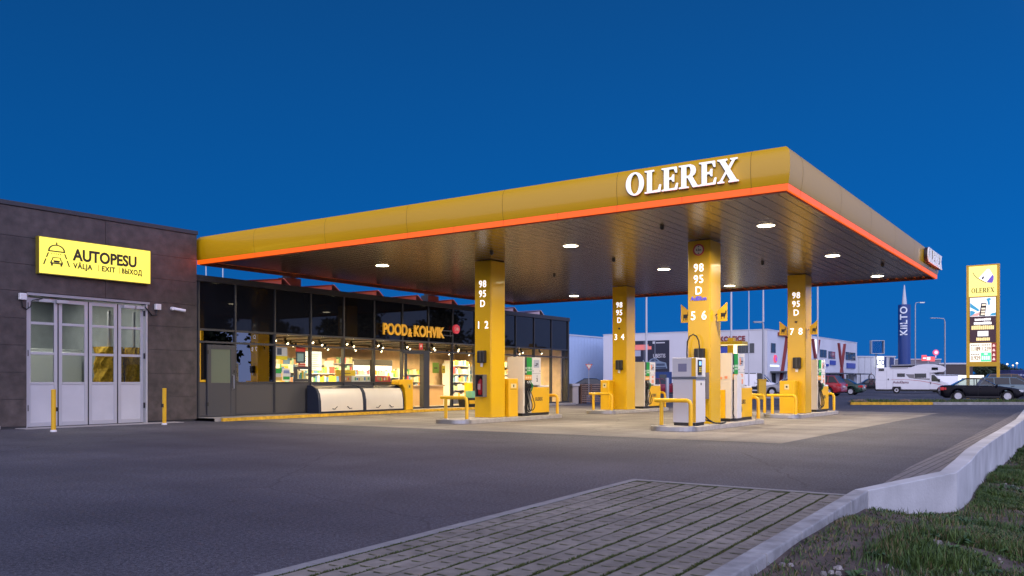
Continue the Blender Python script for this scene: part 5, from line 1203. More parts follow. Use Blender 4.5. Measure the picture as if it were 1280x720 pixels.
for xa, xb, za, zb, th in ((8.6, 5.2, 7.75, .2, .30), (22.0, 23.5, 8.0, 4.9, .30), (25.6, 24.1, 8.0, 4.9, .31), (38.2, 42.0, 7.9, .2, .30), (42.4, 38.6, 7.9, .2, .33)):
    mb = MB(); mb.poly([(OX+xa-.36, za), (OX+xa+.36, za), (OX+xb+.36, zb), (OX+xb-.36, zb)], of_s, RS, UP, .004, th); obj('red_bar', mb, M_zig, of)
mb = MB(); mb.rect(OX+4.6, 7.76, OX+9.0, 8.25, of_s, RS, UP, .004, .32); obj('red_bar', mb, M_zig, of)
mb = MB(); mb.poly([(OX+22.5, 7.9), (OX+25.1, 7.9), (OX+23.8, 5.1)], of_s, RS, UP, .004, .2); obj('lit_wedge', mb, mat('lit_wedge', (.8, .8, .8), .5, emit=(1, .93, .85), es=1.0), of)
for (a0, a1, z0, z1) in ((32.8, 36.2, 4.0, 4.75), (30.4, 31.6, 3.7, 4.1), (44.2, 50.4, 3.55, 4.5)):
    mb = MB(); mb.rect(OX+a0, z0, OX+a1, z1, of_s, RS, UP, .004, .18); obj('blue_sign', mb, mat('sign_navy', (.01, .03, .22), .4, emit=(.01, .04, .35), es=.3), of)
mb = MB(); mb.disc(OX+3.3, 4.40, .55, of_s, RS, UP, .004, .2, 20); rs_ = obj('round_logo', mb, mat('logo_red', (.6, .05, .1), .4, emit=(.9, .10, .16), es=.7), of)
mb = MB(); put_text(mb, 'b', (OX+3.3, OY-.205, 4.1), RS, UP, .70, .03, .03); obj('lettering', mb, mat('logo_blue', (.15, .1, .5), .4, emit=(.2, .14, .8), es=.6), rs_)
mb = MB(); mb.rect(OX+1.2, 3.25, OX+5.0, 3.5, of_s, RS, UP, .004, .12); obj('name_sign', mb, mat('lit_pale', (.8, .8, .8), .5, emit=(.8, .9, 1), es=.9), of)
for a0, a1 in ((1.2, 9.0), (29.0, 40.5), (45.5, 53.5)):
    mb = MB(); mb.box(OX+a0, OY-2.2, 2.42, OX+a1, OY-.002, 2.62)
    for x in (OX+a0+.3, OX+a1-.4): mb.box(x, OY-2.1, 0, x+.14, OY-1.96, 2.419)
    obj('porch', mb, mat('porch_grey', (.10, .11, .13), .5), of)
sh = thing('car_showroom', 'pale car showroom with a large dark picture window', 'building', (OX, 56, 0))
mb = MB(); mb.box(OX+.02, 47.73, 0, OX+40, 65.1, 8.40); obj('wall', mb, mat('showroom_white', (.74, .73, .77), .6, var=.03, vscale=.3), sh)
mb = MB(); mb.box(OX-.03, 47.74, 8.40, OX+40.05, 65.15, 8.54); obj('roof', mb, MATS['coping'], sh)
mb = MB(); mb.rect(-61.2, 2.6, -53.9, 7.35, (OX+.02, 0, 0), RF, UP, .004, .08); bn = obj('picture_window', mb, mat('banner_dark', (.012, .016, .04), .4), sh)
o_ = (OX-.06, 0, 0)
mb = MB(); mb.rect(-60.9, 6.0, -56.8, 6.5, o_, RF, UP, .001, .012); mb.rect(-59.5, 5.95, -57.3, 6.75, o_, RF, UP, .0125, .02); obj('red_picture', mb, mat('banner_glow', (.5, .1, .1), .5, emit=(.75, .22, .2), es=.6), bn)
mb = MB(); mb.rect(-61.0, 5.0, -58.6, 5.9, o_, RF, UP, .001, .012); obj('pale_picture', mb, mat('banner_pale', (.45, .5, .6), .5), bn)
mb = MB(); pts = [(-57.4, 3.0), (-57.3, 4.2), (-56.9, 4.55), (-56.1, 4.75), (-55.4, 4.2), (-54.4, 3.95), (-54.2, 3.1)]
mb.poly(pts, o_, RF, UP, .001, .014) if True else None
obj('car_picture', mb, mat('banner_car', (.22, .30, .40), .5), bn)
mb = MB(); mb.poly([(-56.95, 4.18), (-56.75, 4.48), (-56.15, 4.62), (-55.65, 4.2)], o_, RF, UP, .0145, .02); mb.rect(-57.1, 3.1, -54.4, 3.35, o_, RF, UP, .0145, .02); mb.rect(-56.0, 3.5, -54.6, 3.85, o_, RF, UP, .0145, .02); obj('car_shade', mb, mat('banner_shade', (.05, .08, .14), .5), bn)
mb = MB(); put_text(mb, 'KE', (OX-.062, 60.6, 4.75), RF, UP, .58, .02, .012, .72, 'CENTER'); put_text(mb, 'UBESTIS', (OX-.062, 54.5, 4.75), RF, UP, .58, .02, .012, .72, 'RIGHT'); mb.rect(-56.6, 6.85, -56.2, 7.2, o_, RF, UP, .001, .02); mb.rect(-56.05, 6.9, -54.6, 7.06, o_, RF, UP, .001, .02)
obj('lettering', mb, mat('banner_white', (.65, .65, .68), .5), bn)
mb = MB(); mb.rect(-61.2, .02, -53.5, 2.59, (OX+.02, 0, 0), RF, UP, .004, .10); bb = obj('blue_base', mb, mat('base_blue', (.012, .05, .20), .4), sh)
for a in (-59.3, -57.4, -55.5):
    mb = MB(); mb.rect(a, .3, a+1.2, 2.2, (OX-.085, 0, 0), RF, UP, .0, .02); obj('window', mb, M_win, bb)
for a in (-58.0, -56.2):
    mb = MB(); mb.rect(a-.03, 2.6, a+.03, 7.3, o_, RF, UP, .0205, .03); obj('glazing_bar', mb, mat('bar_pale', (.35, .38, .45), .5), bn)
wh = thing('storage_hall', 'pale blue metal-clad storage hall beyond the end of the shop', 'building', (125, 72, 0))
mb = MB(); x = 95.0
while x < 150:
    mb.box(x, 70.3, 0, x+.96, 90, 8.45); mb.box(x+.96, 70.34, 0, x+1.0, 90, 8.44); x += 1
obj('wall', mb, mat('hall_blue', (.50, .62, .80), .5, var=.03), wh)
mb = MB(); mb.box(94.9, 70.2, 8.451, 150.1, 90.1, 8.65); obj('roof', mb, MATS['coping'], wh)
x, y = at(752, 143); mb = MB(); mb.rbox((x, y-1.0, 7.7), (1.4, .5, .35), 0)
obj('flood_light', mb, M_black, wh)
# ------------------------------------------------------------------ tower with a spike, halls and signs on the right
x, y = at(1130.3, 150); t = thing('sealant_tower', 'dark blue round tower shaped like a cartridge with a pale spike', 'tower', (x, y, 0))
mb = MB(); mb.lathe([(1.02, 0), (1.02, 14.5), (.9, 14.55), (0, 14.56)], (x, y, 0), n=40); tw = obj('shaft', mb, mat('tower_blue', (.012, .05, .22), .35), t, smooth=True)
mb = MB(); mb.lathe([(.40, 14.561), (.37, 15.0), (.20, 16.8), (.08, 18.0), (0, 18.02)], (x, y, 0), n=24); obj('spike', mb, mat('spike_white', (.6, .62, .66), .4), t, smooth=True)
mb = MB(); me = text_mesh('KiiLTO', 1.15/.727, .12, .03, 1.0, 'LEFT', 1.08)
fwv = Vector((UY, VY, 0)).normalized(); fwv = Vector((x, y, 0)).normalized(); rv_ = Vector((-fwv.y, fwv.x, 0))*-1
for v in me.vertices:                                    # wrap the word round the shaft, reading upwards
    up_, side, dpt = v.co.x, v.co.y - .42, v.co.z
    a = side / 1.08; p = Vector((x, y, 9.1 + up_)) - (fwv*math.cos(a) + rv_*math.sin(a))*(1.10 + dpt*.5)
    v.co = p
mb.add([v.co for v in me.vertices], [tuple(p.vertices) for p in me.polygons]); obj('lettering', mb, mat('tower_letters', (.6, .63, .7), .4, emit=(.55, .62, .8), es=.35), tw)
def hall(name, label, pL, pR, d, ztop, depth, m_, ribs=0):
    a, b_ = Vector(at(pL, d)), Vector(at(pR, d)); dr_ = (b_-a).normalized(); nr = Vector((-dr_.y, dr_.x))
    if nr.dot(Vector((UY, VY))) < 0: nr = -nr
    t = thing(name, label, 'building', ((a.x+b_.x)/2, (a.y+b_.y)/2, 0)); mb = MB(); L = (b_-a).length
    n = max(1, int(L/1.2)) if ribs else 1
    for i in range(n):
        p, q_ = a + dr_*(L*i/n), a + dr_*(L*(i+1)/n - (.06 if ribs else 0)); mb.add([(p.x, p.y, 0), (q_.x, q_.y, 0), (q_.x+nr.x*depth, q_.y+nr.y*depth, 0), (p.x+nr.x*depth, p.y+nr.y*depth, 0), (p.x, p.y, ztop), (q_.x, q_.y, ztop), (q_.x+nr.x*depth, q_.y+nr.y*depth, ztop), (p.x+nr.x*depth, p.y+nr.y*depth, ztop)], [(3,2,1,0), (4,5,6,7), (0,1,5,4), (1,2,6,5), (2,3,7,6), (3,0,4,7)])
    obj('wall', mb, m_, t)
    mb = MB(); a2, b2, n2 = a - dr_*.1, b_ + dr_*.1, nr*.12
    mb.add([(q_.x - n2.x*s_ + nr.x*depth*k, q_.y - n2.y*s_ + nr.y*depth*k, z) for z in (ztop+.002, ztop+.22) for q_, s_, k in ((a2, 1, 0), (b2, 1, 0), (b2, -1, 1), (a2, -1, 1))], [(3,2,1,0), (4,5,6,7), (0,1,5,4), (1,2,6,5), (2,3,7,6), (3,0,4,7)])
    obj('roof', mb, MATS['coping'], t)
    return t, a, dr_, nr
hl, a, dr_, nr = hall('ribbed_hall', 'pale ribbed hall behind the motorhome, left of the dark blue tower', 1066, 1119, 172, 6.0, 20, mat('hall_pale', (.60, .63, .66), .5, var=.05), 1)
def on(a, dr_, nr, s, off=.02): p = a + dr_*s - nr*off; return (p.x, p.y, 0)
k = 172/FPX
Rd = (dr_.x, dr_.y, 0)
s0 = (1094-1066)*k
mb = MB(); mb.rect(s0, 3.9, s0+10*k, 6.1, on(a, dr_, nr, 0), Rd, UP, .0, .35); ls = obj('lit_sign', mb, mat('sign_lit_white', (.8, .8, .8), .4, emit=(.92, .96, 1), es=1.1), hl)
mb = MB(); put_text(mb, 'iLTO', Vector(on(a, dr_, nr, s0+5*k, .376)) + Vector((0, 0, 4.4)), Rd, UP, 1.1, .02, .02, .55); obj('lettering', mb, mat('sign_letters_blue', (.01, .03, .2), .5), ls)
mb = MB(); mb.rect(s0+10.2*k, 3.6, s0+13*k, 6.05, on(a, dr_, nr, 0), Rd, UP, .0, .3); mb.rect(s0+18*k, 3.4, s0+23*k, 5.9, on(a, dr_, nr, 0), Rd, UP, .0, .12); obj('blue_panel', mb, mat('panel_blue', (.012, .04, .16), .4), hl)
hall('grey_hall', 'grey hall with a red lit sign on its roof right of the tower', 1119, 1176, 178, 5.6, 20, mat('hall_grey', (.22, .23, .26), .6, var=.05))
h3, a3, dr3, nr3 = hall('brown_hall', 'dark brown flat-roofed hall behind the price sign', 1174, 1216, 128, 3.7, 16, mat('hall_brown', (.06, .045, .045), .6))
x, y = at(1095, 165); t = thing('empty_sign_frame', 'empty square sign frame above the ribbed hall left of the tower', 'sign frame', (x, y, 0)); mb = MB(); o_ = (x, y, 0)
for q in ((-1.25, 6.4, -1.13, 9.0), (1.13, 6.4, 1.25, 9.0), (-1.13, 8.88, 1.13, 9.0), (-1.13, 6.4, 1.13, 6.52)): mb.rect(q[0], q[1], q[2], q[3], o_, Rv, UP, 0, .9)
obj('frame', mb, mat('frame_white', (.45, .48, .52), .4), t)
mb = MB(); mb.rect(-1.12, 6.53, 1.12, 8.87, o_, Rv, UP, .4, .43); obj('pane', mb, glass('sign_pane', (.72, .78, .85), .1), t)
mb = MB(); mb.tube([(x, y, 0), (x, y, 6.4)], .12, 8); obj('post', mb, M_galv, t)
x, y = at(1160, 176); o_ = (x, y, 0); t = thing('roof_sign', 'red and white lit sign with a round disc above the grey hall', 'sign', (x, y, 5.8))
rl = em('sign_lit_red', (1, .10, .10), .9); mb = MB(); mb.rect(-1.35, 5.35, -.45, 6.5, o_, Rv, UP, 0, .3); mb.rect(.35, 5.25, 1.25, 6.2, o_, Rv, UP, 0, .3); mb.rect(-.44, 5.4, .34, 6.2, o_, Rv, UP, 0, .28)
obj('red_panel', mb, rl, t)
mb = MB(); mb.rect(-.40, 5.5, .30, 6.1, o_, Rv, UP, .281, .31); mb.rect(-1.2, 5.75, -.6, 6.0, o_, Rv, UP, .301, .33); obj('white_print', mb, em('sign_lit_pale', (.9, .9, 1), 1.0), t)
mb = MB(); mb.disc(1.5, 7.05, .58, o_, Rv, UP, 0, .3); dc = obj('disc', mb, em('disc_red', (.8, .1, .2), .7), t)
mb = MB(); mb.disc(1.5, 7.05, .36, o_, Rv, UP, .301, .33); mb.rect(1.44, 6.0, 1.56, 6.5, o_, Rv, UP, .1, .2); obj('disc_face', mb, em('disc_pale', (.8, .7, .9), .7), dc)
mb = MB(); mb.tube([(x, y, 4), (x, y, 5.4)], .1, 8); obj('post', mb, M_galv, t)
# ------------------------------------------------------------------ price pylon
PXc, PYc = 68.05, 7.17; t = thing('price_pylon', 'tall yellow lit price sign on two posts reading OLEREX', 'sign', (PXc, PYc, 0)); hw = 1.03
M_pyl = mat('pylon_yellow', (.78, .46, .02), .4)
for s_ in (-1, 1):
    mb = MB(); mb.box(PXc-.12, PYc+s_*.93-.095, 0, PXc+.12, PYc+s_*.93+.095, 9.28); obj('post', mb, M_pyl, t, bevel=.01)
mb = MB(); mb.box(PXc-.13, PYc-hw, 2.26, PXc+.13, PYc+hw, 2.55); mb.box(PXc-.13, PYc-hw, 9.281, PXc+.13, PYc+hw, 9.36); mb.box(PXc-.10, PYc-.83, 2.551, PXc+.10, PYc+.83, 9.28); obj('frame', mb, M_pyl, t)
o_ = (PXc-.101, PYc, 0)
mb = MB(); mb.rect(-.86, 7.15, .86, 9.26, o_, RF, UP, 0, .06); lf = obj('logo_panel', mb, em('pylon_yellow_lit', (1, .84, .22), 1.02), t)
mb = MB(); o2 = (PXc-.162, PYc, 0)
mb.poly([(-.25, 8.42), (.22, 8.12), (.60, 8.62), (.40, 9.02), (.28, 9.03)], o2, RF, UP, 0, .01); wl = obj('emblem_white', mb, em('emblem_white', (1, 1, 1), 1.1), lf)
mb = MB(); mb.poly([(.22, 8.10), (.58, 8.04), (.66, 8.25), (.67, 8.5), (.60, 8.62)], o2, RF, UP, .0, .012); obj('emblem_purple', mb, em('emblem_purple', (.16, .10, .50), .8), lf)
mb = MB(); c_ = [(-.60, 8.85), (-.50, 8.66), (-.38, 8.50), (-.25, 8.40), (.02, 8.20), (.22, 8.10)]
for (p, q_) in zip(c_, c_[1:]): mb.poly([p, q_, (q_[0]-.02, q_[1]-.035), (p[0]-.03, p[1]-.03)], o2, RF, UP, 0, .013)
mb.poly([(-.08, 8.36), (.02, 8.30), (.10, 8.50), (.0, 8.55)], o2, RF, UP, .0102, .0125); obj('emblem_line', mb, mat('emblem_dark', (.10, .07, .10), .5), lf)
mb = MB(); serif(mb, 'OLEREX', (PXc-.162, PYc+.70, 7.40), RF, UP, .33, 1.40, .012); obj('lettering', mb, mat('olive_letters', (.12, .11, .01), .5), lf)
mb = MB(); mb.rect(-.80, 3.92, .80, 7.08, o_, RF, UP, 0, .05); sc_ = obj('screen', mb, mat('screen_dark', (.03, .015, .02), .4, emit=(.06, .02, .03), es=.6), t)
o3 = (PXc-.152, PYc, 0)
mb = MB(); mb.rect(-.79, 5.75, .79, 7.06, o3, RF, UP, 0, .005); pw_ = obj('picture', mb, em('screen_white', (.95, .97, 1), 1.05), sc_)
o4 = (PXc-.1575, PYc, 0); mb = MB()
mb.poly([(-.78, 6.72), (-.30, 6.30), (-.18, 6.18), (-.30, 6.10), (-.78, 6.40)], o4, RF, UP, 0, .004); mb.poly([(-.78, 5.78), (-.60, 5.82), (-.45, 6.08), (-.70, 6.18), (-.78, 6.15)], o4, RF, UP, 0, .004); mb.poly([(.20, 6.95), (.40, 7.02), (.55, 6.92), (.42, 6.84), (.45, 6.55), (.34, 6.50), (.28, 6.80)], o4, RF, UP, 0, .004); mb.poly([(.40, 5.78), (.79, 5.78), (.79, 5.98), (.55, 5.95)], o4, RF, UP, 0, .004)
obj('teal_shape', mb, em('screen_teal', (.05, .32, .50), .8), pw_)
mb = MB(); mb.poly([(-.78, 5.76), (-.30, 5.78), (-.05, 5.95), (-.12, 6.1), (-.5, 5.95)], o4, RF, UP, .0042, .006); obj('hand_picture', mb, em('screen_skin', (.75, .42, .36), .8), pw_)
mb = MB(); mb.poly([(-.22, 5.78), (.14, 5.76), (.24, 6.66), (-.10, 6.68)], o4, RF, UP, .0062, .009); ph = obj('phone_picture', mb, mat('screen_black', (.02, .02, .02), .4), pw_)
mb = MB()
for z in (5.84, 6.02, 6.22, 6.48): mb.rect(-.12 + (z-5.8)*.1, z, .12+(z-5.8)*.1, z + .12, o4, RF, UP, .0092, .011)
obj('phone_print', mb, em('screen_cream', (.95, .80, .55), .9), ph)
mb = MB(); rr = random.Random(4)
for z, h, a0, a1, nn in ((5.45, .17, -.50, .50, 9), (5.18, .20, -.55, .55, 11)):
    for i in range(nn): mb.rect(a0+(a1-a0)*i/nn, z, a0+(a1-a0)*(i+.86)/nn, z+h*rr.uniform(.8, 1), o3, RF, UP, 0, .005)
mb.rect(-.32, 4.36, .34, 4.72, o3, RF, UP, 0, .005); obj('white_print', mb, em('screen_print', (1, .98, .9), 1.0), sc_)
mb = MB()
for z, h, a0, a1, nn in ((4.83, .30, -.70, .70, 12), (4.05, .22, -.40, .45, 8)):
    for i in range(nn): mb.rect(a0+(a1-a0)*i/nn, z, a0+(a1-a0)*(i+.82)/nn, z+h*rr.uniform(.85, 1), o3, RF, UP, 0, .005)
obj('yellow_print', mb, em('screen_yellow', (1, .78, .32), .9), sc_)
mb = MB(); mb.rect(-.80, 2.58, .52, 3.88, o_, RF, UP, 0, .05); pp = obj('price_board', mb, em('price_white', (1, .96, .74), 1.0), t)
mb = MB(); mb.rect(-.12, 2.60, .51, 3.22, o3, RF, UP, 0, .005); gp = obj('green_cell', mb, em('price_green', (.10, .75, .32), .95), pp)
mb = MB()
for x0, z in ((-.46, 3.36), (.20, 3.36), (-.46, 2.74)): pass
dg = mat('digit_red', (.35, .10, .01), .5)
put_text(mb, '1.189', (PXc-.152, PYc+.44, 3.36), RF, UP, .27, .006, .012, .72); put_text(mb, '1.239', (PXc-.152, PYc-.20, 3.36), RF, UP, .27, .006, .006, .72); put_text(mb, '0.929', (PXc-.152, PYc+.44, 2.72), RF, UP, .27, .006, .006, .72)
obj('lettering', mb, dg, pp)
mb = MB()
for a0, z in ((-.74, 3.70), (-.08, 3.70), (-.74, 3.06)):
    for i in range(5): mb.rect(a0+.11*i, z, a0+.11*i+.08, z+.09, o3, RF, UP, 0, .004)
obj('small_print', mb, mat('price_pale', (.55, .42, .3), .5), pp)
mb = MB()
for i in range(4): mb.rect(-.06+.13*i, 2.72, .03+.13*i, 2.98, (PXc-.1575, PYc, 0), RF, UP, 0, .004)
mb.rect(.08, 3.07, .30, 3.16, (PXc-.1575, PYc, 0), RF, UP, 0, .004); obj('white_print', mb, em('price_print', (.85, 1, .9), 1.0), gp)
mb = MB(); mb.rect(.53, 2.58, .82, 3.88, o_, RF, UP, 0, .05); rs_ = obj('service_strip', mb, em('strip_red', (.28, .04, .035), .6), t)
mb = MB()
for z in (2.68, 2.98, 3.30, 3.62):
    mb.rect(.60, z, .75, z+.09, o3, RF, UP, 0, .005); mb.disc(.675, z+.13, .045, o3, RF, UP, 0, .0045, 10)
obj('pictogram', mb, em('strip_pale', (1, .62, .55), .9), rs_)
lamp('pylon_lamp', t, (PXc-.6, PYc, 5.5), 60, (1, .9, .6), (1.4, 5), rot=(0, R(-90), 0), spread=170) if False else None
x, y = at(1213, 66); o_ = (x, y, 0); t = thing('lit_board', 'low white lit board on legs behind the black sedan', 'sign', (x, y, 0))
mb = MB(); mb.rect(-.95, .75, .95, 1.68, o_, Rv, UP, 0, .15); lb_ = obj('panel', mb, em('board_lit', (1, .96, .78), 1.15), t)
mb = MB(); mb.rect(-.78, 1.40, -.6, 1.46, o_, Rv, UP, .151, .16); obj('print', mb, M_black, lb_)
for a in (-.8, .8):
    mb = MB(); mb.rect(a-.04, 0, a+.04, .749, o_, Rv, UP, .02, .1); obj('leg', mb, M_galv, t)
# ------------------------------------------------------------------ terrace furniture at the shop end
x, y = at(716.5, 46.4); mb = MB(); mb.rbox((x, y, .48), (.42, .4, .96), R(-20)); t = thing('terrace_planter', 'pale square planter block at the right end of the shop', 'planter', (x, y, 0)); obj('body', mb, mat('planter_pale', (.42, .38, .34), .7), t, bevel=.02)
mb = MB(); mb.rbox((x, y, 1.03), (.52, .5, .14), R(-20)); obj('rim', mb, mat('planter_rim', (.5, .5, .52), .6), t, bevel=.02)
x, y = at(739, 47.2); t = thing('slatted_fence', 'low brown slatted timber fence between the shop end and the pillar numbered 3 and 4', 'fence', (x, y, 0)); M_wood = mat('fence_wood', (.16, .085, .05), .7, var=.3, vscale=8)
for z in [.12 + .115*i for i in range(9)]:
    mb = MB(); mb.rbox((x, y, z), (1.05, .03, .06), R(-55)); obj('slat', mb, mat('fence_slat', (.24, .17, .14), .7, var=.2, vscale=8), t)
for s_ in (-.55, 0, .55):
    mb = MB(); mb.rbox((x+s_*UX, y+s_*VX, .53), (.07, .12, 1.06), R(-55)); obj('post', mb, M_wood, t)
x, y = at(727, 47.4); t = thing('timber_screen', 'dark brown timber screen left of the slatted fence', 'screen', (x, y, 0))
mb = MB()
for i in range(5): mb.rbox((x+(i-2)*.11*UX, y+(i-2)*.11*VX, .50), (.09, .04, 1.0), R(-55))
obj('board', mb, mat('screen_wood', (.075, .035, .025), .7, var=.3), t)
mb = MB(); mb.rbox((x, y, 1.02), (.58, .08, .05), R(-55)); obj('rail', mb, M_wood, t)
# ------------------------------------------------------------------ trees
LF = [mat('leaf_a', (.030, .048, .018), .8), mat('leaf_b', (.020, .034, .014), .8), mat('leaf_c', (.045, .062, .022), .8)]
def tree(label, x, y, h, cr, seed, leaves=2600, size=.16, group=None):
    rt = random.Random(seed); t = thing('leafy_tree', label, 'tree', (x, y, 0), group)
    mb = MB(); mb.tube([(x, y, 0), (x+.1, y, h*.3), (x, y+.1, h*.6), (x+.05, y, h*.9)], [h*.03, h*.022, h*.014, h*.004], 8)
    tips = []
    for i in range(11):
        z = h*(.22 + .06*i); a = rt.uniform(0, 6.3); l = cr*rt.uniform(.5, .95)*(1 - abs(i-4)*.06); p = (x+math.cos(a)*l, y+math.sin(a)*l, z+l*.35)
        mb.tube([(x, y, z*.9), ((x+p[0])/2, (y+p[1])/2, z+l*.1), p], [h*.010, h*.007, h*.003], 6); tips += [p, ((x+p[0])/2, (y+p[1])/2, z+l*.2)]
    obj('trunk', mb, mat('bark', (.05, .04, .032), .9), t)
    mb = MB(); tips.append((x, y, h*.92))
    for _ in range(leaves):
        c = rt.choice(tips); rr_ = cr*.42*rt.random()**.5; a, b_ = rt.uniform(0, 6.3), rt.uniform(-1.4, 1.5)
        p = Vector((c[0]+rr_*math.cos(a)*math.cos(b_), c[1]+rr_*math.sin(a)*math.cos(b_), c[2]+rr_*.8*math.sin(b_)))
        if p.z < h*.12: continue
        u = Vector((rt.uniform(-1,1), rt.uniform(-1,1), rt.uniform(-1,1))).normalized()*size*rt.uniform(.6, 1.3); v = u.orthogonal().normalized()*size*rt.uniform(.4, .8)
        mb.cur = rt.choices([0,1,2], [3,3,1.5])[0]; mb.add([p-u, p+v, p+u, p-v], [(0,1,2,3)])
    obj('crown', mb, LF, t)
for i, (px_, d, h, cr, lb) in enumerate(((1226, 165, 4.6, 2.0, 'dark tree seen between the posts of the price sign'), (1237, 172, 5.2, 2.4, 'taller dark tree seen between the posts of the price sign'), (1251, 168, 4.3, 2.0, 'dark tree just right of the price sign posts'),
        (1268, 220, 4.2, 2.6, 'distant dark tree above the blue trailer'))):
    x, y = at(px_, d); tree(lb, x, y, h, cr, i+1, 2000, .22, 'dark trees behind the price sign')
tree('tall tree on the grass right of the camera, mirrored in the shop front', 86, -24, 11, 4.2, 21, 3500, .3)
tree('broad tree right of the camera, mirrored in the shop front', 74, -26, 10, 4.6, 22, 3500, .3)
for i, (x, y, h) in enumerate(((54, -34, 8.5), (61, -38, 9.5), (67, -33, 8), (80, -36, 9), (94, -34, 9.5), (102, -28, 8.5))):
    tree('one of the dark trees in the row across the road, mirrored in the shop glass', x, y, h, 3.8, 40+i, 1800, .36, 'trees across the road')
for i, (px_, yy_, d, c) in enumerate(((1259, 456, 260, (1, .85, .6)), (1271, 455, 240, (1, .9, .7)), (1266, 457.5, 280, (1, .6, .3)))):
    x, y = at(px_, d); z = hz(yy_, d); t = thing('distant_lamp', ('left', 'right', 'dim orange')[i] + ' one of the distant lit street lamps above the blue trailer', 'street lamp', (x, y, 0), 'distant street lamps')
    mb = MB(); mb.tube([(x, y, 0), (x, y, z)], .10, 6); obj('pole', mb, M_galv, t)
    mb = MB(); mb.lathe([(0, -.28), (.25, -.12), (.25, .1), (0, .25)], (x, y, z+.2), n=12); obj('lamp_head', mb, mat('far_lamp_%d' % i, c, .4, emit=c, es=2.5), t)
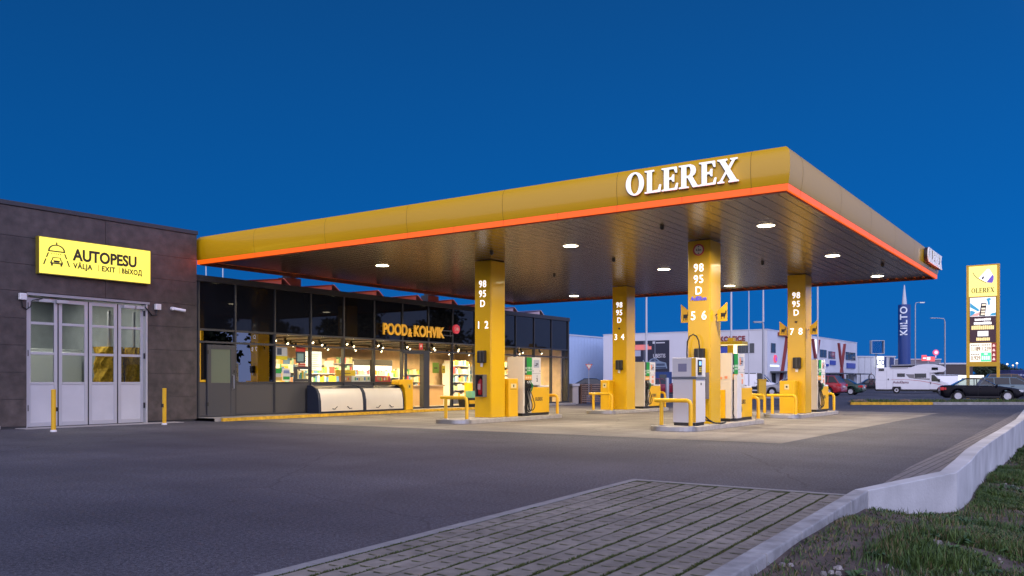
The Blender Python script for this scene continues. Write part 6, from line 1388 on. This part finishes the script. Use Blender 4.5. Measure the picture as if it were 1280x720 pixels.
# ------------------------------------------------------------------ vehicles
M_tyre = mat('tyre', (.014, .014, .014), .8); M_rim = mat('rim_silver', (.62, .62, .64), .35, .15); M_cgl = mat('car_glass', (.008, .013, .018), .04, spec=.5)
M_trim = mat('car_trim', (.02, .02, .022), .5); M_tail = mat('tail_red', (.45, .015, .02), .25, emit=(.5, .02, .03), es=.25); M_head = mat('head_clear', (.6, .63, .66), .12)
def lerp(pl, x): return yline(pl, x)
def car(name, label, px_, d, turn, L, W, H, paint, kind='sedan', see=None, group='cars parked beyond the forecourt', cat='car', rim=None):
    x0, y0 = at(px_, d); t = thing(name, label, cat, (0, 0, 0), group)
    wr = .315 if H < 1.6 else .35; gz = .20 if H < 1.6 else .26
    ax = (-.285*L, .305*L) if kind != 'van' else (-.30*L, .32*L)
    if kind == 'sedan':
        top = [(-.5, .60), (-.488, .645), (-.44, .675), (-.33, .685), (.18, .66), (.24, .635), (.40, .555), (.47, .49), (.5, .42)]; gh = (-.36, -.20, .02, .215)
    elif kind in ('hatch', 'estate'):
        top = [(-.5, .58), (-.49, .63), (-.46, .67), (.20, .66), (.26, .635), (.42, .55), (.475, .48), (.5, .40)]; gh = (-.485, -.40 if kind == 'estate' else -.33, .04, .235)
    elif kind == 'suv':
        top = [(-.5, .55), (-.49, .62), (-.46, .66), (.20, .65), (.25, .64), (.42, .58), (.48, .52), (.5, .42)]; gh = (-.48, -.38, .04, .20)
    else:
        top = [(-.5, .5), (-.495, .60), (.20, .60), (.30, .58), (.44, .48), (.49, .40), (.5, .34)]; gh = (-.49, -.475, .18, .34)
    N = 44; rings = []
    for i in range(N+1):
        f = -.5 + i/N; x = f*L; e = abs(2*f); w2 = W/2*(1 - .10*max(0, e-.72)/.28 - .10*max(0, e-.93)/.07)
        zt = lerp(top, f)*H; zb = gz + .13*max(0, e-.86)/.14
        for a in ax:
            q = (wr+.055)**2 - (x-a)**2
            if q > 0: zb = max(zb, wr + math.sqrt(q))
        zb = min(zb, zt-.12); zm = zb + .5*(zt-zb)
        half = [(.86*w2, zb), (.985*w2, zb+min(.06, .2*(zt-zb))), (w2, zm), (.965*w2, zt-.07*(zt-zb)-.02), (.88*w2, zt), (.4*w2, zt+.018)]
        rings.append([(x, y, z) for y, z in half] + [(x, -y, z) for y, z in half[::-1]])
    mb = MB(); mb.loft(rings); body = obj('body', mb, paint, t, smooth=True)
    mb = MB(); mb.box(-.44*L, -W*.40, gz-.03, .44*L, W*.40, gz+.28); obj('underbody', mb, M_trim, t)
    def ghw(z, zb): k = (z-zb)/(H-zb); return W/2*(.87 - .19*k)
    pl = [(gh[0], lerp(top, gh[0])*H-.01), (gh[1], H*.985), (-.08, H), (gh[2], H*.985), (gh[3], lerp(top, gh[3])*H-.01)]
    fs_ = sorted(set([gh[0] + (gh[3]-gh[0])*i/26 for i in range(27)] + [gh[1], gh[2]])); rings = []; zb0 = .62*H
    for f in fs_:
        zt = lerp(pl, f); zb = lerp(top, f)*H - .03; zt = max(zt, zb+.012)
        a, b_ = ghw(zb, zb0), ghw(zt-.02, zb0); half = [(a, zb), (b_*.5+a*.5+.006, (zb+zt)/2), (b_, zt-.02), (b_*.90, zt), (b_*.4, zt+.012)]
        rings.append([(f*L, y, z) for y, z in half] + [(f*L, -y, z) for y, z in half[::-1]])
    mb = MB(); mb.loft(rings); obj('window', mb, M_cgl if see is None else see, t, smooth=True)
    rings = []
    for f in fs_:
        if gh[1]-.02 <= f <= gh[2]+.015:
            zt = lerp(pl, f)+.008; b_ = ghw(zt-.03, zb0); half = [(b_+.008, zt-.075), (b_+.006, zt-.02), (b_*.90, zt+.002), (b_*.4, zt+.014)]
            rings.append([(f*L, y, z) for y, z in half] + [(f*L, -y, z) for y, z in half[::-1]])
    mb = MB(); mb.loft(rings); obj('roof', mb, paint, t, smooth=True)
    zr = H*.985
    bars = [(gh[0]+.012, gh[1]+.01, .075), (gh[3]-.012, gh[2]-.005, .05)] + ([(-.055, -.06, .05)] if kind != 'van' else [(.10, .09, .06)]) + ([(-.27, -.27, .05)] if kind in ('estate', 'suv') else []) + ([(-.28, -.20, .06)] if kind == 'hatch' else [])
    mb = MB()
    for s_ in (-1, 1):
        for f0, f1, wd in bars:
            z0 = lerp(top, f0)*H - .02; z1 = lerp(pl, f1) - .03; y0_, y1_ = ghw(z0, zb0)+.010, ghw(z1, zb0)+.012
            vs = []
            for (f, y, z) in ((f0, y0_, z0), (f1, y1_, z1)): vs += [(f*L-wd/2, s_*y, z), (f*L+wd/2, s_*y, z), (f*L+wd/2, s_*(y-.03), z+.004), (f*L-wd/2, s_*(y-.03), z+.004)]
            mb.add(vs, [(0,1,5,4), (1,2,6,5), (2,3,7,6), (3,0,4,7), (0,3,2,1), (4,5,6,7)])
        if kind == 'van':
            z0, z1 = .60*H-.03, .93*H
            mb.add([(-.485*L, s_*(ghw(z0, zb0)+.012), z0), (.095*L, s_*(ghw(z0, zb0)+.012), z0), (.085*L, s_*(ghw(z1, zb0)+.014), z1), (-.47*L, s_*(ghw(z1, zb0)+.014), z1)] + [(-.485*L, s_*(ghw(z0, zb0)-.02), z0), (.095*L, s_*(ghw(z0, zb0)-.02), z0), (.085*L, s_*(ghw(z1, zb0)-.02), z1), (-.47*L, s_*(ghw(z1, zb0)-.02), z1)], [(0,1,2,3), (7,6,5,4), (0,4,5,1), (1,5,6,2), (2,6,7,3), (3,7,4,0)])
    obj('pillar', mb, paint, t)
    for a in ax:
        for s_ in (-1, 1):
            yc = s_*(W/2-.115); mb = MB(); tw = .10
            mb.lathe([(wr*.62, yc-tw), (wr*.93, yc-tw), (wr, yc-tw*.7), (wr, yc+tw*.7), (wr*.93, yc+tw), (wr*.62, yc+tw)], (a, 0, wr), 'Y', 24, True); ty = obj('wheel', mb, M_tyre, t, smooth=True)
            mb = MB(); ye = yc + s_*tw
            mb.lathe([(0, yc-s_*.02), (wr*.60, yc-s_*.02)], (a, 0, wr), 'Y', 20); mb.lathe([(wr*.66, ye-s_*.03), (wr*.64, ye+s_*.005), (wr*.56, ye-s_*.01), (wr*.56, yc)], (a, 0, wr), 'Y', 24) 
            for k in range(6):
                q = k*math.pi/3; c, sn = math.cos(q), math.sin(q); h = .036
                p = [(c*r_ - sn*o, sn*r_ + c*o) for r_, o in ((.03, -h), (wr*.6, -h*.8), (wr*.6, h*.8), (.03, h))]
                mb.add([(a+u, ye-s_*.035, wr+v) for u, v in p] + [(a+u, ye-s_*.004, wr+v) for u, v in p], [(0,1,2,3), (7,6,5,4), (0,4,5,1), (1,5,6,2), (2,6,7,3), (3,7,4,0)])
            mb.lathe([(0, ye-s_*.002), (.06, ye-s_*.002), (.06, ye-s_*.03)], (a, 0, wr), 'Y', 12)
            obj('rim', mb, rim or M_rim, ty)
    for s_ in (-1, 1):
        zt = lerp(top, -.48)*H; mb = MB(); mb.box(-.503*L, s_*W*.30, zt-.26, -.455*L, s_*W*.462, zt-.07); mb.box(-.452*L, s_*W*.455, zt-.24, -.43*L, s_*W*.489, zt-.09); obj('tail_light', mb, M_tail, t, bevel=.02)
        zt = lerp(top, .46)*H; mb = MB(); mb.box(.43*L, s_*W*.30, zt-.15, .492*L, s_*W*.455, zt-.01); obj('headlight', mb, M_head, t, bevel=.02)
        zt = lerp(top, .19)*H; mb = MB(); mb.rbox((.175*L, s_*(W/2+.06), zt+.05), (.09, .17, .12)); obj('mirror', mb, paint, t, bevel=.03)
        mb = MB()
        for f in ((-.02, -.21) if kind != 'van' else (.13,)): mb.box(f*L-.09, s_*(W/2-.012), .585*H, f*L+.07, s_*(W/2+.016), .585*H+.025)
        obj('handle', mb, M_trim, t)
        mb = MB()
        for f in ((.20, -.045, -.225) if kind != 'van' else (.24, .06)): mb.box(f*L-.004, s_*(W/2-.02), gz+.12, f*L+.004, s_*(W/2+.002), .60*H)
        mb.box(ax[0]+wr+.1, s_*(W/2-.02), gz+.02, ax[1]-wr-.1, s_*(W/2+.006), gz+.10)
        obj('side_trim', mb, M_trim, t)
    mb = MB(); mb.box(-.506*L, -.26, .47*H-.06, -.495*L, .26, .47*H+.06); obj('number_plate', mb, mat('plate_white', (.65, .65, .65), .5), t)
    mb = MB(); mb.box(.475*L, -W*.26, gz+.12, .5025*L, W*.26, gz+.25); obj('grille', mb, M_trim, t)
    t.location = (x0, y0, 0); t.rotation_euler = (0, 0, R(-55.23 + turn)); return t
def paint(n, c, r=.22, coat=.4, spec=.4): return mat('paint_'+n, c, r, .15, coat=coat, spec=spec)
M_see = glass('car_glass_clear', (.55, .62, .65), .35)
car('parked_car', 'black four-door sedan parked side-on in front of the price sign', 1225, 53.5, -22, 4.55, 1.72, 1.42, paint('black', (.003, .003, .007), .2, .04, .13), 'sedan', see=M_see)
car('parked_car', 'pale blue estate car behind the black sedan', 1265, 59.5, -20, 4.5, 1.75, 1.50, paint('pale_blue', (.11, .17, .19)), 'estate')
car('parked_car', 'brown off-road car behind the pale blue estate car', 1267, 65.0, -22, 4.4, 1.85, 1.78, paint('brown', (.17, .085, .035)), 'suv')
car('parked_car', 'red off-road car right of the pillar numbered 7 and 8', 1021, 70.5, 139, 4.4, 1.85, 1.68, paint('red', (.36, .012, .022)), 'suv')
car('parked_car', 'dark green sedan partly behind the red off-road car', 1047, 77, 146, 4.5, 1.75, 1.42, paint('green', (.012, .045, .030)), 'sedan')
car('parked_car', 'silver hatchback just left of the pillar numbered 7 and 8', 983, 74, 168, 4.2, 1.75, 1.45, paint('silver', (.30, .30, .30)), 'hatch')
car('parked_van', 'white van behind the street lamp mast', 940, 76, -22, 5.0, 1.9, 2.0, paint('white', (.78, .78, .78)), 'van', cat='van')
car('parked_car', 'dark grey sedan beyond the slatted timber fence', 731, 66, 178, 4.6, 1.8, 1.44, paint('dark_grey', (.018, .02, .03), .25, .1, .25), 'sedan')
car('parked_car', 'dark off-road car mostly hidden by the pillar numbered 3 and 4', 776, 78, 175, 4.3, 1.85, 1.85, paint('dusk_blue', (.018, .025, .05)), 'suv')
car('parked_car', 'dark red sedan between the dispenser of pillar 3 and 4 and the grey pump', 822, 72, 25, 4.4, 1.78, 1.45, paint('dark_red', (.25, .015, .03)), 'sedan')
car('parked_car', 'dark small car behind the rear of the motorhome', 1086, 108, 170, 3.9, 1.65, 1.50, paint('night', (.006, .007, .012), .25, .05, .25), 'hatch')
car('parked_van', 'small white van in front of the dark brown hall, beyond the motorhome', 1189, 92, 0, 4.6, 1.8, 1.9, paint('white', (.78, .78, .78)), 'van', cat='van')
# motorbike by the van
x, y = at(941, 68); t = thing('motorbike', 'dark motorbike standing in front of the white van', 'motorbike', (0, 0, 0))
for a in (-.68, .68):
    mb = MB(); mb.lathe([(.22, -.06), (.31, -.05), (.32, 0), (.31, .05), (.22, .06)], (a, 0, .32), 'Y', 20, True); wl = obj('wheel', mb, M_tyre, t, smooth=True)
    mb = MB(); mb.lathe([(0, -.02), (.22, -.02), (.22, .02), (0, .02)], (a, 0, .32), 'Y', 16); obj('rim', mb, M_galv, wl)
mb = MB(); mb.tube([(-.68, 0, .32), (-.2, 0, .5), (.25, 0, .75), (.45, 0, .95), (.68, 0, .32)], .04, 8); mb.tube([(.40, -.35, 1.08), (.45, 0, 1.0), (.40, .35, 1.08)], .02, 6); obj('frame', mb, M_dark, t)
mb = MB(); mb.loft([[(xx, yy*wd, z) for yy, z in ((-.14, .55), (-.16, .8), (.16, .8), (.14, .55))] for xx, wd in ((-.25, .8), (.1, 1.1), (.4, .7))]); obj('tank', mb, M_black, t, bevel=.04)
mb = MB(); mb.loft([[(xx, yy, z+dz) for yy, z in ((-.13, .72), (-.13, .82), (.13, .82), (.13, .72))] for xx, dz in ((-.75, .10), (-.45, 0), (-.2, 0))]); obj('seat', mb, M_rub, t, bevel=.03)
t.location = (x, y, 0); t.rotation_euler = (0, 0, R(-40))
# motorhome
x, y = at(1141, 84.5); t = thing('motorhome', 'white motorhome with an overcab and a red stripe, parked side-on', 'motorhome', (0, 0, 0))
M_mh = mat('motorhome_white', (.82, .82, .84), .35, var=.02)
W2 = 1.08; pr = [(-3.62, .42), (-3.66, 1.2), (-3.62, 2.62), (-3.5, 2.70), (-.2, 2.70), (.05, 2.80), (.45, 2.93), (1.2, 3.02), (2.0, 2.98), (2.75, 2.83), (3.05, 2.62), (3.05, 2.40), (2.85, 2.22), (1.75, 2.12), (1.55, 2.10), (1.55, .42), (-1.15, .42), (-1.2, .70), (-2.0, .70), (-2.05, .42)]
def ext(mb, pts, y0, y1): n = len(pts); return mb.add([(a, y0, b_) for a, b_ in pts] + [(a, y1, b_) for a, b_ in pts], [tuple(range(n)), tuple(range(n, 2*n))[::-1]] + [((i+1)%n, i, n+i, n+(i+1)%n) for i in range(n)])
mb = MB(); ext(mb, pr[::-1], -W2, W2); bd = obj('body', mb, M_mh, t, bevel=.04)
cabp = [(1.551, .40), (1.551, 2.10), (1.95, 2.09), (2.62, 1.36), (3.25, 1.10), (3.42, .90), (3.42, .42)]
mb = MB(); ext(mb, cabp[::-1], -.92, .92); cb = obj('cab', mb, M_mh, t, bevel=.06)
for s_ in (-1, 1):
    mb = MB(); ext(mb, [(1.72, 1.25), (1.72, 1.92), (1.98, 1.92), (2.48, 1.34), (2.40, 1.25)][::-1], s_*.915, s_*.93); obj('window', mb, M_cgl, cb)
    mb = MB(); mb.box(2.36, s_*.94, 1.20, 2.50, s_*1.16, 1.50); obj('mirror', mb, M_black, cb, bevel=.03)
    mb = MB(); mb.box(3.25, s_*.55, .78, 3.425, s_*.88, .98); obj('headlight', mb, M_head, cb, bevel=.02)
    mb = MB(); mb.box(1.60, s_*.92, .98, 1.68, s_*.938, 1.18); obj('handle', mb, M_black, cb)
    for xa, xb, za, zb in ((-3.35, -2.80, 2.32, 2.58), (-1.55, -.80, 1.72, 2.08), (.12, 1.22, 1.62, 2.06), (1.72, 2.32, 2.40, 2.68)):
        mb = MB(); mb.box(xa, s_*(W2-.01), za, xb, s_*(W2+.02), zb); obj('window', mb, M_cgl, bd, bevel=.01)
    mb = MB(); ext(mb, [(-.75, 2.0), (.08, 1.98), (.08, 1.62), (1.24, 1.55), (1.54, 1.55), (1.54, 1.40), (.2, 1.52), (-.4, 1.62)][::-1], s_*(W2+.001), s_*(W2+.007)); obj('grey_decal', mb, mat('decal_grey', (.22, .21, .21), .5), bd)
    mb = MB(); ext(mb, [(-2.1, 1.46), (-.4, 1.44), (.6, 1.33), (1.54, 1.16), (1.54, 1.12), (.6, 1.29), (-.4, 1.41), (-2.1, 1.44)], s_*(W2+.001), s_*(W2+.009)); ext(mb, [(1.56, 1.16), (2.9, .86), (2.9, .82), (1.56, 1.12)], s_*.921, s_*.929); obj('red_stripe', mb, mat('stripe_red', (.5, .02, .04), .4), bd)
    mb = MB()
    for xx in (-2.55, -1.95): mb.box(xx-.008, s_*(W2-.01), .5, xx+.008, s_*(W2+.004), 2.4)
    mb.box(-3.6, s_*(W2-.01), 1.38, -1.0, s_*(W2+.003), 1.39); obj('door_seam', mb, mat('seam_grey', (.25, .25, .26), .5), bd)
    mb = MB(); mb.box(-2.46, s_*W2, 1.38, -2.34, s_*(W2+.03), 1.54); obj('handle', mb, M_black, bd)
    for a in (-1.6, 2.55):
        yc = s_*.86; mb = MB(); mb.lathe([(.2, yc-.1), (.33, yc-.1), (.35, yc-.06), (.35, yc+.06), (.33, yc+.1), (.2, yc+.1)], (a, 0, .35), 'Y', 22, True); w_ = obj('wheel', mb, M_tyre, t, smooth=True)
        mb = MB(); mb.lathe([(0, yc+s_*.06), (.10, yc+s_*.09), (.22, yc+s_*.095), (.22, yc)], (a, 0, .35), 'Y', 20); obj('rim', mb, mat('hub_white', (.6, .6, .62), .4), w_, smooth=True)
    mb = MB(); mb.box(-3.67, s_*.7, .9, -3.63, s_*1.0, 1.25); obj('tail_light', mb, M_tail, bd)
mb = MB(); put_text(mb, 'AutoElamu', (-1.95, -W2-.001, 1.05), RS, UP, .26, .008, .008, .95, 'LEFT'); obj('lettering', mb, mat('letter_maroon', (.14, .02, .05), .5), bd)
mb = MB(); mb.box(-3.5, -.95, .25, 3.1, .95, .45); obj('chassis', mb, M_black, t)
mb = MB(); ext(mb, [(1.98, 2.06), (2.66, 1.33), (2.63, 1.30), (1.95, 2.03)], -.82, .82); obj('windscreen', mb, M_cgl, cb)
mb = MB(); mb.box(-2.2, -W2-.08, 2.62, -.5, -W2-.001, 2.70); obj('awning', mb, mat('awning_grey', (.5, .5, .5), .5), bd)
t.location = (x, y, 0); t.rotation_euler = (0, 0, R(-55.23-23)); t.scale = (.93, .93, .95)
x, y = at(1089, 87); t = thing('bicycle', 'bicycle hung upright on the rear of the motorhome', 'bicycle', (0, 0, 0))
for z in (.75, 1.5):
    mb = MB(); mb.ring(0, 0, .28, .33, (0, 0, z), (1,0,0), UP, 0, .04, 20); obj('wheel', mb, M_tyre, t)
mb = MB(); mb.tube([(0, 0, .75), (.22, 0, 1.1), (0, 0, 1.5), (-.2, 0, 1.12), (0, 0, .75)], .025, 6); mb.tube([(-.2, 0, 1.12), (.22, 0, 1.1)], .025, 6); mb.box(-.02, -.02, 1.81, .02, .02, 1.98); obj('frame', mb, mat('bike_red', (.25, .05, .06), .4), t)
t.location = (x, y, .1); t.rotation_euler = (0, 0, R(-55))
# dark blue trailer far right
x, y = at(1272, 78); t = thing('box_trailer', 'dark blue box trailer behind the parked cars at the right edge', 'trailer', (0, 0, 0))
mb = MB(); mb.box(-1.3, -1.1, .6, 3.4, 1.1, 2.22); b_ = obj('body', mb, mat('trailer_blue', (.010, .02, .12), .35), t, bevel=.03)
mb = MB(); rr = random.Random(8)
for i in range(12): mb.box(-.7+.26*i, -1.112, 1.70, -.7+.26*i+.2, -1.101, 1.70+.16*rr.uniform(.7, 1))
obj('print', mb, mat('trailer_print', (.35, .38, .5), .5), b_)
for a in (-.2, 2.2):
    mb = MB(); mb.lathe([(.15, -1.05), (.36, -1.05), (.38, -.95), (.36, -.8), (.15, -.8)], (a, 0, .38), 'Y', 18, True); w_ = obj('wheel', mb, M_tyre, t)
    mb = MB(); mb.lathe([(0, -1.02), (.2, -1.03), (.2, -.9)], (a, 0, .38), 'Y', 14); obj('rim', mb, M_galv, w_)
mb = MB(); mb.box(-1.2, -.95, .4, 3.3, .95, .599); obj('chassis', mb, M_black, t)
t.location = (x, y, 0); t.rotation_euler = (0, 0, R(-55.23))
